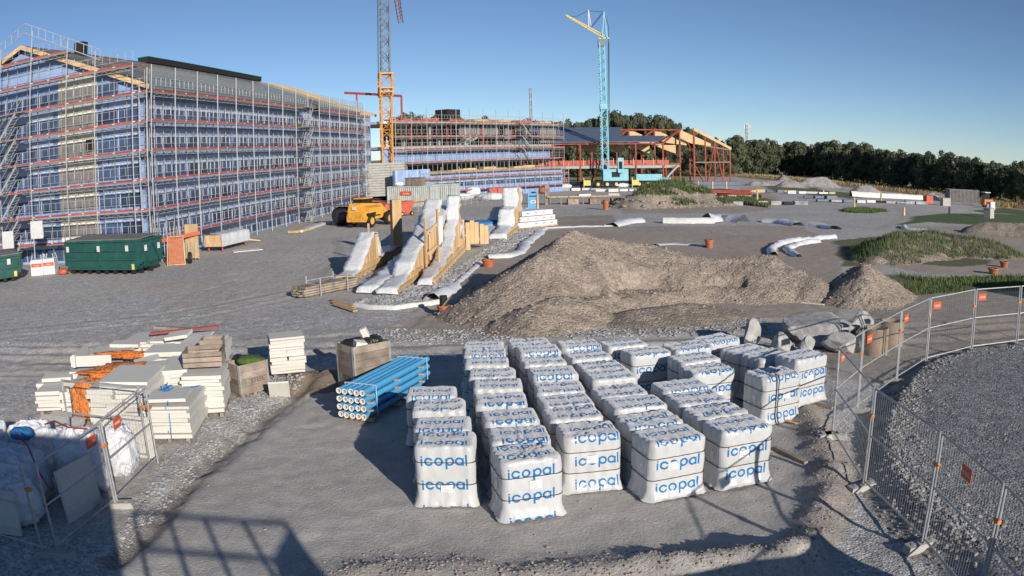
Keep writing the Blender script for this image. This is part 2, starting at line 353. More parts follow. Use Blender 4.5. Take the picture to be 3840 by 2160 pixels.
d, t = polydist(GX, GY, TRENCH); k = d < .3; col[k, :3] = (.28, .26, .24); col[k, 3] = .5
k = ((GX + 5.3) ** 2 + (GY - 21.4) ** 2) < 1.6; col[k, :3] = (.24, .19, .15); col[k, 3] = .1
v = 1 + .28 * fbm(GX * .23, GY * .23, 4, 41) + .12 * fbm(GX * 1.4, GY * 1.4, 3, 42); col[:, :3] *= np.clip(v, .6, 1.4)[:, None]
RUTS = [[(-17, 23.2), (-8, 24.6), (0, 25.4), (8, 25.6), (14, 24.2)], [(-17, 21.6), (-8, 23.0), (0, 23.9), (8, 24.1), (13, 23.0)], [(-22, 27), (-13, 31), (-8, 38), (-9, 50), (-12, 64)], [(-23.5, 28.4), (-14.8, 32.2), (-9.9, 38.6), (-10.8, 50), (-13.8, 64)], [(-18, 19), (-15, 27), (-16, 38), (-20, 48)], [(-11, 26), (-4, 28), (-3, 33), (-5.2, 40)], [(-6, 62), (2, 70), (12, 74), (24, 70), (34, 60)], [(-6, 64.2), (2, 72.2), (12, 76.2), (25, 72), (36, 61)], [(-14, 78), (-6, 88), (2, 100), (12, 112)], [(30, 62), (40, 75), (48, 92), (52, 110)]]
for i, rp in enumerate(RUTS):
    dx_ = GX + .5 * fbm(GX * .4, GY * .4, 3, 71 + i); d, tt = polydist(dx_, GY, rp); wv_ = .26 + .004 * GY; k = np.clip(1 - (d / wv_) ** 2, 0, 1) * (.55 + .9 * fbm(GX * .5, GY * .5, 2, 72))
    k = np.clip(k, 0, 1)[:, None]; col[:, :3] = col[:, :3] * (1 - k * .75) + np.array((.46, .435, .405) if i % 3 else (.29, .28, .275)) * k * .75; col[:, 3] *= (1 - .6 * k[:, 0]); near = (GY < 70)
    GZ[near] -= (k[near, 0] * .035 - .02 * np.exp(-((d[near] - wv_[near] * 1.15) / .1) ** 2))
gm, t = newmat('ground', .95, 0, .15)
at = t.n('ShaderNodeAttribute', attribute_name='col'); geo = t.n('ShaderNodeNewGeometry'); pos = geo.outputs['Position']
vo = t.n('ShaderNodeTexVoronoi'); vo.inputs['Scale'].default_value = 20; t.l(pos, vo.inputs['Vector'])
vo2 = t.n('ShaderNodeTexVoronoi'); vo2.inputs['Scale'].default_value = 7.5; t.l(pos, vo2.inputs['Vector'])
sp = t.n('ShaderNodeSeparateColor'); t.l(vo.outputs['Color'], sp.inputs[0]); sp2 = t.n('ShaderNodeSeparateColor'); t.l(vo2.outputs['Color'], sp2.inputs[0])
speck = t.math('MULTIPLY', t.ramp(sp.outputs[0], 0, 1, .55, 1.5), t.ramp(sp2.outputs[1], 0, 1, .8, 1.22))
fine = t.ramp(t.noise(55, pos, 4, .7), .25, .75, .86, 1.14); mid = t.ramp(t.noise(2.2, pos, 6, .65), .3, .7, .84, 1.14)
c = t.mix(1.0, at.outputs['Color'], t.math('MULTIPLY', fine, mid), 'MULTIPLY'); c2 = t.mix(1.0, c, speck, 'MULTIPLY')
t.l(t.mix(at.outputs['Alpha'], c, c2), t.bs.inputs['Base Color'])
hgt = t.math('ADD', t.math('MULTIPLY', t.math('MULTIPLY', t.math('SUBTRACT', .5, vo.outputs['Distance']), at.outputs['Alpha']), .9), t.math('MULTIPLY', t.noise(14, pos, 6, .7), .9))
b = t.n('ShaderNodeBump'); b.inputs['Strength'].default_value = .6; b.inputs['Distance'].default_value = .05; t.l(hgt, b.inputs['Height']); t.l(b.outputs[0], t.bs.inputs['Normal'])
go = link('ground', npmesh('ground', np.stack([GX, GY, GZ], 1), grid_faces(len(XS), len(YS)), gm, True, col)); go['kind'] = 'structure'
def gz(x, y): return float(ground_h(np.array([x]), np.array([y]))[0])
def on(p): return Vector((p[0], p[1], gz(p[0], p[1])))

# ---------------------------------------------------------------- loose stones (uncountable)
_ph = (1 + 5 ** .5) / 2
ICO = np.array([(-1, _ph, 0), (1, _ph, 0), (-1, -_ph, 0), (1, -_ph, 0), (0, -1, _ph), (0, 1, _ph), (0, -1, -_ph), (0, 1, -_ph), (_ph, 0, -1), (_ph, 0, 1), (-_ph, 0, -1), (-_ph, 0, 1)]) / 1.9
ICOF = np.array([(0, 11, 5), (0, 5, 1), (0, 1, 7), (0, 7, 10), (0, 10, 11), (1, 5, 9), (5, 11, 4), (11, 10, 2), (10, 7, 6), (7, 1, 8), (3, 9, 4), (3, 4, 2), (3, 2, 6), (3, 6, 8), (3, 8, 9), (4, 9, 5), (2, 4, 11), (6, 2, 10), (8, 6, 7), (9, 8, 1)])
def stones(name, label, xy, z, s0, s1, m, cat='stones'):
    n = len(xy); s = s0 * (s1 / s0) ** (RNG.random(n) ** 2.2); V = ICO[None] * (1 + .45 * (RNG.random((n, 12, 1)) - .5)) * s[:, None, None] * np.stack([.7 + .6 * RNG.random(n), .7 + .6 * RNG.random(n), .45 + .35 * RNG.random(n)], 1)[:, None, :]
    a = RNG.random(n) * 6.28; ca, sa = np.cos(a)[:, None], np.sin(a)[:, None]; X = V[:, :, 0] * ca - V[:, :, 1] * sa; Y = V[:, :, 0] * sa + V[:, :, 1] * ca
    V = np.stack([X + xy[:, 0:1], Y + xy[:, 1:2], V[:, :, 2] + (z + s * .15)[:, None]], 2).reshape(-1, 3); F = (ICOF[None] + (np.arange(n) * 12)[:, None, None]).reshape(-1, 3)
    return tag(link(name, npmesh(name, V, F, m)), label, cat, None, 'stuff')
def scat(P, n):
    P = [(p[0], p[1]) for p in P]; xs = [p[0] for p in P]; ys = [p[1] for p in P]; out = np.zeros((0, 2))
    while len(out) < n:
        q = np.stack([RNG.uniform(min(xs), max(xs), n * 2), RNG.uniform(min(ys), max(ys), n * 2)], 1); out = np.concatenate([out, q[inpoly(q[:, 0], q[:, 1], P)]])
    return out[:n]
def along(P, n, wid):
    P = np.array(P); L = np.hypot(*np.diff(P, axis=0).T); c = np.concatenate([[0], np.cumsum(L)]); u = RNG.random(n) * c[-1]
    return np.stack([np.interp(u, c, P[:, 0]), np.interp(u, c, P[:, 1])], 1) + RNG.normal(0, wid, (n, 2))
RIDGE = GP([(1330, 1135), (1480, 1090), (1600, 1050), (1720, 1000), (1900, 880), (2000, 820), (2030, 800), (2035, 850), (1900, 940), (1780, 985), (1700, 1060), (1600, 1130), (1460, 1155)])
q = scat(RIDGE, 5200); stones('crushed_stone', 'coarse grey crushed stone beside the wrapped timber packs', q, ground_h(q[:, 0], q[:, 1]), .045, .13, MAT['stone'])
q = np.concatenate([along(GRX[1:12], 2600, .28), along(GRX[5:12], 1500, .40)]); stones('bank_stones', 'rubble stones on the bank behind the mesh fence', q, ground_h(q[:, 0], q[:, 1]), .015, .06, MAT['midstone'])
q = scat([(p[0], p[1]) for p in GRX[:13]] + [(13, 9)], 4200); q = q[(q[:, 0] < 20) & (q[:, 1] > 9)]; stones('gravel_chips', 'dark grey gravel chips on the pad right of the fence', q, ground_h(q[:, 0], q[:, 1]), .012, .034, MAT['darkstone'])
q = np.concatenate([along(BERM, 2000, .30), along(BANK, 1300, .22)]); stones('berm_clods', 'dry earth clods on the low bank around the sand pad', q, ground_h(q[:, 0], q[:, 1]), .008, .035, MAT['soil'])
q = scat(GP([(430, 2080), (700, 1800), (1000, 1545), (1150, 1440), (1000, 1400), (880, 1500), (600, 1740), (500, 1900)]), 2600); stones('edge_gravel', 'loose gravel along the cracked edge left of the sand pad', q, ground_h(q[:, 0], q[:, 1]), .015, .055, MAT['stone'])
q = scat(GP([(1450, 1235), (1900, 1235), (2400, 1215), (2850, 1190), (2900, 1250), (2300, 1265), (1600, 1290), (1300, 1270)]), 2600); stones('road_gravel', 'rough gravel strip between pallets and soil mound', q, ground_h(q[:, 0], q[:, 1]), .02, .07, MAT['stone'])
q = scat(PADP, 900); stones('pad_grit', 'small crumbs of earth on the sand pad', q, ground_h(q[:, 0], q[:, 1]), .008, .03, MAT['soil'])

# ---------------------------------------------------------------- heaps of soil and gravel
def soilmat(name, c, c2):
    m, t = newmat(name, .97, 0, .12); geo = t.n('ShaderNodeNewGeometry'); pos = geo.outputs['Position']
    a = t.mix(t.ramp(t.noise(.9, pos, 6, .65), .38, .62), c, c2)
    vo = t.n('ShaderNodeTexVoronoi'); vo.inputs['Scale'].default_value = 9; t.l(pos, vo.inputs['Vector']); sp = t.n('ShaderNodeSeparateColor'); t.l(vo.outputs['Color'], sp.inputs[0])
    a = t.mix(1.0, a, t.math('MULTIPLY', t.ramp(sp.outputs[0], 0, 1, .78, 1.25), t.ramp(t.noise(30, pos, 4, .7), .2, .8, .8, 1.2)), 'MULTIPLY'); t.l(a, t.bs.inputs['Base Color'])
    b = t.n('ShaderNodeBump'); b.inputs['Strength'].default_value = .9; b.inputs['Distance'].default_value = .12
    t.l(t.math('ADD', t.noise(5, pos, 7, .72), t.math('MULTIPLY', vo.outputs['Distance'], -.35)), b.inputs['Height']); t.l(b.outputs[0], t.bs.inputs['Normal']); return m
MAT['soilheap'] = soilmat('soil_heap', (.365, .305, .255), (.245, .21, .18)); MAT['gravelheap'] = soilmat('gravel_heap', (.36, .345, .33), (.30, .29, .285))
def heap(name, label, crest, slope, step, m, rough=.25, clods=0, seed=0, cat='mound', csize=(.014, .07), cuts=()):
    """crest: list of (x, y, height); sides fall away at the given slope"""
    C = np.array(crest, float); pad = C[:, 2].max() / slope + 1.2
    xs = np.arange(C[:, 0].min() - pad, C[:, 0].max() + pad, step); ys = np.arange(C[:, 1].min() - pad, C[:, 1].max() + pad, step); X, Y = np.meshgrid(xs, ys); x = X.ravel(); y = Y.ravel()
    sc = 1.0 / max(.6, C[:, 2].max())
    def hh(x, y):
        wx = x + 1.1 / sc * .35 * fbm(x * sc, y * sc, 3, seed); wy = y + 1.1 / sc * .35 * fbm(x * sc, y * sc, 3, seed + 3); z = np.full(x.shape, -9.0)
        P = C if len(C) > 1 else np.concatenate([C, C + [.01, 0, 0]])
        for i in range(len(P) - 1):
            a, b = P[i], P[i + 1]; dx, dy = b[0] - a[0], b[1] - a[1]; u = np.clip(((wx - a[0]) * dx + (wy - a[1]) * dy) / (dx * dx + dy * dy), 0, 1)
            dd = np.hypot(wx - a[0] - u * dx, wy - a[1] - u * dy); z = np.maximum(z, a[2] + (b[2] - a[2]) * u - slope * (np.sqrt(dd * dd + .04) - .2))
        for cx_, cy_, r0, zf, st in cuts: z = np.minimum(z, zf + st * np.maximum(np.hypot(x - cx_, (y - cy_) * 1.15) - r0 + 1.2 * fbm(x * .9, y * .9, 3, seed + 31), 0))
        z = z + rough * (fbm(x * 1.6 * sc + 5, y * 1.6 * sc, 4, seed + 7) + .6 * np.abs(fbm(x * 4 * sc, y * 4 * sc, 3, seed + 9)) + .35 * fbm(x * 11 * sc, y * 11 * sc, 3, seed + 11))
        return np.where(z > 0, z, z * .25)
    zoff_ = fall(C[:, 0].mean()); z = hh(x, y); z = np.maximum(z, -.12); F = grid_faces(len(xs), len(ys)); keep = (z[F] > -.1).any(1); F = F[keep]
    o = tag(link(name, npmesh(name, np.stack([x, y, z + zoff_], 1), F, m, True)), label, cat)
    if clods:
        q = np.stack([RNG.uniform(xs[0], xs[-1], clods * 4), RNG.uniform(ys[0], ys[-1], clods * 4)], 1); zz = hh(q[:, 0], q[:, 1]); k = zz > -.02; q = q[k][:clods]; zz = zz[k][:clods]
        n = len(q); s_ = stones('clods', None, q, zz, csize[0], csize[1], MAT['soil'], None); s_.parent = o
        for key in ('label', 'category'):
            if key in s_: del s_[key]
    return o, hh
_, MH = heap('soil_mound', 'large brown soil mound with a pointed peak behind the pallets', [(-.4, 29.3, .75), (.9, 31.2, 1.95), (2.7, 33.9, 2.85), (4.3, 34.4, 2.42), (6.1, 34.7, 2.05), (7.6, 34.6, 1.6), (9.2, 34.3, 1.45), (11.2, 33.8, 1.5), (12.7, 32.4, .85)], .60, .085, MAT['soilheap'], .36, 6500, 3, cuts=((5.6, 31.0, 1.7, .55, 1.15), (8.6, 31.6, 1.2, .45, 1.3), (3.2, 29.6, .9, .6, 1.2), (11.2, 31.4, .8, .5, 1.4)))
heap('soil_spur', 'low lumpy spur of earth in front of the soil mound', [(.6, 28.2, .75), (1.9, 29.3, .9), (2.6, 28.3, .35)], .5, .09, MAT['soilheap'], .2, 500, 13)
heap('soil_heap', 'cone of brown earth beside the grassy bank, behind the fence', [(14.6, 31.2, 1.1), (15.2, 32.3, 1.35), (14.3, 30.4, .6)], .62, .09, MAT['soilheap'], .3, 700, 23)
heap('sand_ramp', 'smooth sandy ramp with excavator tooth marks below the mound', [(4.5, 29.0, .35), (6.6, 29.6, .4)], .22, .12, MAT['soilheap'], .1, 120, 27)
_, GM1 = heap('grassy_mound', 'overgrown earth mound with tall grass before the blue crane', [(14.2, 90, 1.7), (17.5, 93, 2.7), (20.5, 95, 2.5), (23.2, 93, 1.5)], .55, .3, MAT['soilheap'], .5, 400, 33, csize=(.1, .4))
_, GM2 = heap('weedy_bank', 'long weedy earth bank at right beyond the soil heap', [(21.5, 43, .7), (24.5, 46.5, 1.3), (28, 47.5, 1.2), (31.5, 45.5, .9)], .4, .2, MAT['soilheap'], .3, 200, 43)
heap('shaded_spoil_bank', 'low dark spoil bank at the end of the lawn', [(40, 60, .9), (44, 58, 1.1), (49, 55, .8)], .5, .25, MAT['soilheap'], .3, 0, 47)
for i, (px, py, h, w_, lab) in enumerate([(2935, 690, 2.6, 0, 'rounded brown spoil heap at the end of the orange fence'), (2960, 702, 1.7, 1, 'small grey gravel heap in front of the rounded spoil heap'), (3060, 702, 2.8, 2, 'widest grey gravel heap by the orange fence'), (3245, 722, 1.9, 1, 'grey gravel heap behind the long white pipe'), (3505, 745, 1.6, 1.2, 'grey gravel heap left of the dark container')]):
    p = G(px, py); heap('gravel_heap', lab, [(p.x - w_, p.y, h * .68), (p.x + w_ + .1, p.y + .4, h * .76)], .62, .3, MAT['gravelheap'] if i else MAT['soilheap'], .35, 0, 60 + i)
p = G(2350, 740); heap('rubble_heap', 'low heap of broken concrete by the steel hall', [(46, 150, .9), (54, 152, 1.1), (58, 151, .8)], .5, .35, MAT['gravelheap'], .6, 0, 77)

# ---------------------------------------------------------------- grass (uncountable)
def bladem(name, a, b_):
    m, t = newmat(name, .8, 0, .2); oi = t.n('ShaderNodeNewGeometry'); t.l(t.mix(t.ramp(t.noise(.8, oi.outputs['Position'], 3), .35, .65), a, b_), t.bs.inputs['Base Color']); return m
MAT['grass'] = bladem('grass_blades', (.075, .115, .04), (.12, .15, .06)); MAT['drygrass'] = bladem('dry_grass', (.26, .24, .13), (.32, .28, .16))
def grass(name, label, xy, z, h0, h1, m, wid=.03):
    n = len(xy); h = h0 + (h1 - h0) * RNG.random(n) ** 1.6; a = RNG.random(n) * 6.28; l = RNG.normal(0, .28, (n, 2)) * h[:, None]; dx, dy = np.cos(a) * wid * h / h1, np.sin(a) * wid * h / h1
    V = np.stack([np.stack([xy[:, 0] - dx, xy[:, 1] - dy, z - .03], 1), np.stack([xy[:, 0] + dx, xy[:, 1] + dy, z - .03], 1), np.stack([xy[:, 0] + l[:, 0], xy[:, 1] + l[:, 1], z + h], 1)], 1).reshape(-1, 3)
    return tag(link(name, npmesh(name, V, np.arange(n * 3).reshape(-1, 3), m)), label, 'grass', None, 'stuff')
q = np.stack([RNG.uniform(9.5, 28, 52000), RNG.uniform(84, 101, 52000)], 1); z = GM1(q[:, 0], q[:, 1]); k = (z > .25) & (fbm(q[:, 0] * .35, q[:, 1] * .35, 3, 91) > -.12 + .25 * (z < 1.3)); grass('mound_grass', 'tall green grass covering the earth mound', q[k], z[k], .15, .75, MAT['grass'], .05)
q = np.stack([RNG.uniform(17, 37, 60000), RNG.uniform(38, 54, 60000)], 1); z = GM2(q[:, 0], q[:, 1]); k = (fbm(q[:, 0] * .3, q[:, 1] * .3, 3, 95) > -.1) & (z > .02); grass('bank_grass', 'green weeds on the long bank at right', q[k], z[k], .08, .38, MAT['grass'], .03)
def patch(name, label, pts, n, h0, h1, m, wid=.05, thr=-.1):
    q = scat(GP(pts), n); k = fbm(q[:, 0] * .4, q[:, 1] * .4, 3, 97) > thr; q = q[k]; return grass(name, label, q, ground_h(q[:, 0], q[:, 1]), h0, h1, m, wid)
patch('verge_grass', 'thin grass strip behind the mesh fence corner', [(3330, 1030), (3500, 1045), (3840, 1035), (4100, 1040), (4100, 1100), (3700, 1085), (3400, 1110), (3250, 1150)], 16000, .06, .28, MAT['grass'], .035)
patch('island_grass', 'narrow dark grass island beside the road', [(2700, 748), (2790, 742), (2900, 762), (2880, 778), (2760, 765)], 5000, .2, .6, MAT['grass'], .1, -.9)
patch('small_island_grass', 'small oval grass island in the grey road', [(3155, 788), (3230, 782), (3325, 792), (3260, 800), (3170, 797)], 3500, .15, .4, MAT['grass'], .08, -.9)
patch('field_grass', 'tufts of dry grass in the field before the trees', [(2760, 660), (3100, 685), (3400, 722), (3800, 782), (3840, 765), (3500, 715), (3100, 668), (2800, 650)], 14000, .3, .8, MAT['drygrass'], .22, -.2)
patch('corner_weeds', 'sparse weeds on the stony ground by the timber packs', [(2010, 815), (2060, 800), (2080, 830), (2040, 845)], 700, .1, .5, MAT['grass'], .06, -.9)
# ================================================================ WRAPPED PALLETS
def film_material(name, printed):
    m, t = newmat(name, .34, 0, .5); m.node_tree.nodes['Principled BSDF'].inputs['Roughness'].default_value = .28
    tc = t.n('ShaderNodeTexCoord'); ob = tc.outputs['Object']
    base = t.mix(t.ramp(t.noise(2.5, ob, 4), .3, .7), (.46, .472, .485), (.53, .54, .55))
    base = t.mix(t.ramp(t.noise(1.3, ob, 6, .7), .58, .74, 0, .3), base, (.36, .35, .34))
    if printed:
        sx = t.n('ShaderNodeSeparateXYZ'); t.l(tc.outputs['UV'], sx.inputs[0]); u = sx.outputs[0]
        rnd = t.n('ShaderNodeObjectInfo').outputs['Random']
        v = t.math('ADD', sx.outputs[1], t.math('SUBTRACT', t.math('MULTIPLY', rnd, .30), .26)); u = t.math('ADD', u, t.math('MULTIPLY', t.math('SUBTRACT', t.math('FRACT', t.math('MULTIPLY', rnd, 7.3)), .5), .12))
        P = .44; vv = t.math('SUBTRACT', t.math('MULTIPLY', t.math('FRACT', t.math('DIVIDE', v, P)), P), .22)
        S = t.math
        def ring(cx, cut=None):
            dx = S('SUBTRACT', u, cx); d = S('SQRT', S('ADD', S('MULTIPLY', dx, dx), S('MULTIPLY', vv, vv)))
            r = S('LESS_THAN', S('ABSOLUTE', S('SUBTRACT', d, .060)), .0175)
            if cut: r = S('MULTIPLY', r, S('SUBTRACT', 1.0, S('MULTIPLY', S('GREATER_THAN', dx, .03), S('LESS_THAN', S('ABSOLUTE', vv), .019))))
            return r
        def barx(x0, x1, y0, y1):
            return S('MULTIPLY', S('LESS_THAN', S('ABSOLUTE', S('SUBTRACT', u, (x0 + x1) / 2)), (x1 - x0) / 2), S('LESS_THAN', S('ABSOLUTE', S('SUBTRACT', vv, (y0 + y1) / 2)), (y1 - y0) / 2))
        L = [ring(-.25, True), ring(-.075), ring(.118), ring(.282), barx(-.388, -.354, -.077, .058), barx(-.388, -.354, .074, .102), barx(.040, .075, -.138, .06), barx(.325, .360, -.077, .06), barx(.383, .415, -.077, .12)]
        f = L[0]
        for x in L[1:]: f = S('MAXIMUM', f, x)
        base = t.mix(f, base, (.015, .16, .40))
    t.l(base, t.bs.inputs['Base Color']); t.put(t.bs.inputs['Sheen Weight'], t.math('MULTIPLY', t.math('SUBTRACT', 1.0, f), .45) if printed else .45); t.bs.inputs['Sheen Roughness'].default_value = .6
    wv = t.n('ShaderNodeMapping'); wv.inputs['Scale'].default_value = (1.0, 1.0, .32); t.l(ob, wv.inputs[0])
    b = t.n('ShaderNodeBump'); b.inputs['Strength'].default_value = 1.0; b.inputs['Distance'].default_value = .035
    oi2 = t.n('ShaderNodeObjectInfo'); add = t.n('ShaderNodeVectorMath', operation='ADD'); t.l(wv.outputs[0], add.inputs[0]); t.l(oi2.outputs['Location'], add.inputs[1])
    nz_ = t.n('ShaderNodeSeparateXYZ'); t.l(t.n('ShaderNodeNewGeometry').outputs['True Normal'], nz_.inputs[0]); up_ = t.ramp(nz_.outputs[2], .5, .8)
    wv2 = t.n('ShaderNodeMapping'); wv2.inputs['Scale'].default_value = (1.9, .55, 1.0); wv2.inputs['Rotation'].default_value = (0, 0, .35); t.l(add.outputs[0], wv2.inputs[0])
    ridge_ = t.math('ABSOLUTE', t.math('SUBTRACT', t.noise(9, wv2.outputs[0], 4, .6), .5))
    t.l(t.math('ADD', t.math('MULTIPLY', t.noise(9, add.outputs[0], 3, .5), .45), t.math('MULTIPLY', t.math('MULTIPLY', ridge_, up_), -1.1)), b.inputs['Height']); t.l(b.outputs[0], t.bs.inputs['Normal'])
    return m
MAT['film_print'] = film_material('printed_film', True); MAT['film'] = film_material('plain_film', False)
lab_m, t = newmat('paper_label', .6)
tc = t.n('ShaderNodeTexCoord'); sx = t.n('ShaderNodeSeparateXYZ'); t.l(tc.outputs['Object'], sx.inputs[0])
ln = t.math('LESS_THAN', t.math('FRACT', t.math('MULTIPLY', sx.outputs[2], 30)), .26); cl = t.math('MULTIPLY', t.math('LESS_THAN', sx.outputs[0], t.ramp(t.noise(9, tc.outputs['Object'], 1), .3, .7, -.06, .09)), t.math('GREATER_THAN', sx.outputs[0], -.085))
t.l(t.mix(t.math('MULTIPLY', ln, cl), (.76, .76, .75), (.16, .16, .17)), t.bs.inputs['Base Color']); MAT['label'] = lab_m
PW, PD, PH = 1.04, .84, 1.13
def pallet_mesh(seed):
    rs = np.random.default_rng(seed); n4 = 22; n = n4 * 4; r = .12
    hx, hy = PW / 2, PD / 2; sp = []                       # rounded rectangle, counter-clockwise from front left
    def side(a, b, k): return [(a[0] + (b[0] - a[0]) * i / k, a[1] + (b[1] - a[1]) * i / k) for i in range(k)]
    def arc(cx, cy, a0, k): return [(cx + r * math.cos(a0 + math.pi / 2 * i / k), cy + r * math.sin(a0 + math.pi / 2 * i / k)) for i in range(k)]
    k = 5
    per = side((-hx + r, -hy), (hx - r, -hy), 22) + arc(hx - r, -hy + r, -math.pi / 2, k) + side((hx, -hy + r), (hx, hy - r), 17) + arc(hx - r, hy - r, 0, k) + side((hx - r, hy), (-hx + r, hy), 22) + arc(-hx + r, hy - r, math.pi / 2, k) + side((-hx, hy - r), (-hx, -hy + r), 17) + arc(-hx + r, -hy + r, math.pi, k)
    per = np.array(per); n = len(per); nx = np.roll(per, -1, 0) - np.roll(per, 1, 0); nrm = np.stack([nx[:, 1], -nx[:, 0]], 1); nrm /= np.linalg.norm(nrm, axis=1)[:, None]
    zs = [.0, .05, .10, .15, .20, .26, .33, .40, .43, .46, .54, .63, .72, .80, .83, .86, .92, .98, 1.03, 1.07]
    scal = np.where(np.abs(nrm[:, 1]) > .7, np.abs(np.sin((per[:, 0] + hx) / PW * math.pi * 5)), np.abs(np.sin((per[:, 1] + hy) / PD * math.pi * 4)))
    ph = rs.random(n) * 6.28; wob = np.array([fbm(np.array([i * .6]), np.array([seed * 3.0]), 3, 3)[0] for i in range(n)]); wob = (wob - np.linspace(wob[0], wob[-1], n)) * (1.0 + .25 * (seed % 4))
    V = []
    for z in zs:
        fl = max(0, (.27 - z) / .27) ** 1.4 * .085; strap = -.006 * (math.exp(-((z - .43) / .04) ** 2) + math.exp(-((z - .83) / .04) ** 2))
        crn = np.where(scal < .25, .006, 0); off = fl * (1 + .8 * wob) + strap + .010 * scal * min(1, z / .5) + .022 * wob * (1 if z > .3 else .4) + .010 * math.sin(z * 9 + seed) * np.sin(np.arange(n) * .9 + seed * 2 + z * 5)
        tp = max(0, (z - .98) / .09); off = off - tp ** 2 * (.004 + .016 * (1 - scal))
        if z == 0: zz = .035 + .05 * np.clip(wob + .12, 0, 1) + np.where(np.abs(nrm[:, 0] * nrm[:, 1]) > .2, -.02, 0)
        else: zz = z
        V.append(np.stack([per[:, 0] + nrm[:, 0] * off, per[:, 1] + nrm[:, 1] * off, np.broadcast_to(zz, (n,)) + 0 * off], 1))
    for kk, sc in enumerate((.968, .91, .82, .71, .59, .46, .32, .16)):
        q = per * sc; gx = (q[:, 0] + hx) / PW * 5; gy = (q[:, 1] + hy) / PD * 4
        bump = np.abs(np.sin(gx * math.pi)) * np.abs(np.sin(gy * math.pi)); wr = fbm(q[:, 0] * (16 if seed % 2 else 7) + seed, q[:, 1] * (5 if seed % 2 else 13), 3, seed)
        V.append(np.stack([q[:, 0], q[:, 1], 1.092 + .012 * min(1, (kk + 1) / 2) + .018 * np.sqrt(bump) + (.045 + .012 * (seed % 5)) * wr], 1))
    nl = len(V); V = np.concatenate(V); c = len(V); V = np.concatenate([V, [[0, 0, PH]]]); F = []; mi = []; uv = []
    def uvof(i, isfront, istop, back):
        x, y, z = V[i]; return (x, (z if isfront else 1.08 + (y + hy)) if not back else 2.0 + (1.1 - z))
    faces = [(a * n + i, a * n + (i + 1) % n, (a + 1) * n + (i + 1) % n, (a + 1) * n + i) for a in range(nl - 1) for i in range(n)] + [((nl - 1) * n + i, (nl - 1) * n + (i + 1) % n, c) for i in range(n)]
    me = bpy.data.meshes.new('wrapped_rolls'); me.from_pydata(V.tolist(), [], faces); me.materials.append(MAT['film']); me.materials.append(MAT['film_print'])
    ul = me.uv_layers.new(name='print')
    for p in me.polygons:
        a = p.index // n; top = a >= len(zs) - 1; nn = nrm[p.index % n] if p.index < (nl - 1) * n else (0, 0); front = (not top) and nn[1] < -.75; back = (not top) and nn[1] > .75
        p.material_index = 1 if (top or front or back) else 0; p.use_smooth = True
        for li in p.loop_indices: ul.data[li].uv = uvof(me.loops[li].vertex_index, front, top, back)
    me.update()
    strap = []
    for z in (.43, .83):
        b = MB(); q = per + nrm * (.004 + .010 * scal)[:, None]; ring = []
        for dz, o_ in ((-.006, .002), (-.006, .012), (.006, .012), (.006, .002)): ring.append(np.stack([q[:, 0] + nrm[:, 0] * o_, q[:, 1] + nrm[:, 1] * o_, np.full(n, z + dz) + .012 * np.sin(np.arange(n) / n * 6.28 + seed)], 1))
        b.add(np.concatenate(ring), [(j * n + i, j * n + (i + 1) % n, ((j + 1) % 4) * n + (i + 1) % n, ((j + 1) % 4) * n + i) for j in range(4) for i in range(n)]); strap.append(b.mesh('strap', MAT['strap']))
    return me, strap
PM = [pallet_mesh(s) for s in range(11)]
b = MB()
for x in (-.44, 0, .44): b.box((x, 0, .02), (.12, .82, .024)); [b.box((x, y, .075), (.12, .12, .086)) for y in (-.35, 0, .35)]
for y in (-.35, -.18, 0, .18, .35): b.box((0, y, .129), (1.0, .11, .02))
PALLET_WOOD = b.mesh('wooden_pallet', MAT['timber_grey'])
LABEL_SHEET = MB().box((0, 0, 0), (.21, .004, .15)).mesh('paper_label', MAT['label'])
SIDE_SHEET = MB().box((0, 0, 0), (.004, .10, .15)).mesh('paper_label', MAT['label'])
PROWS = [
 ('the short row beside the blue pipes', [(-1.75, 16.38, 3), (-1.48, 15.31, 3), (-1.35, 14.24, 2), (-1.23, 13.20, 2)]),
 ('the second row, counted from the blue pipes', [(-.80, 20.67, 0), (-.72, 19.82, 1), (-.65, 18.87, 0), (-.49, 17.67, 2), (-.36, 16.81, 1), (-.25, 15.76, 2), (-.04, 14.6, 6), (.10, 13.56, 6), (.27, 12.60, 14)]),
 ('the third row, counted from the blue pipes', [(.49, 20.7, 9), (.69, 19.87, 8), (.77, 18.87, 8), (.92, 17.7, 6), (.99, 16.59, 5), (1.10, 15.54, 9), (1.18, 14.71, 8), (1.37, 13.70, 9)]),
 ('the fourth row, counted from the blue pipes', [(1.76, 20.33, 10), (1.93, 19.26, 12), (2.10, 18.22, 12), (2.23, 17.33, 12), (2.27, 16.05, 10), (2.47, 15.16, 11), (2.62, 14.12, 14), (2.83, 13.22, 17)]),
 ('the fifth row, counted from the blue pipes', [(2.96, 20.41, 14), (3.42, 19.45, 17), (3.65, 16.29, 14), (3.77, 15.29, 13), (3.99, 14.39, 14), (4.20, 13.52, 17)]),
 ('the sixth row, behind the gap', [(4.60, 19.85, 18), (4.50, 18.64, 17), (4.56, 17.56, 17)]),
 ('the cluster beside the mesh fence', [(5.65, 20.72, 25), (6.10, 19.36, 28), (6.40, 18.50, 25), (6.02, 16.92, 22), (7.0, 17.6, 24)]),
]
ORD = ['front', 'second', 'third', 'fourth', 'fifth', 'sixth', 'seventh', 'eighth', 'ninth', 'tenth']
CLN = ['rearmost pallet, nearest the boulders,', 'tilted pallet left of the boulders', 'pallet just in front of the boulders', 'front pallet, fence shadow across it,', 'pallet touching the fence']
pi_ = 0
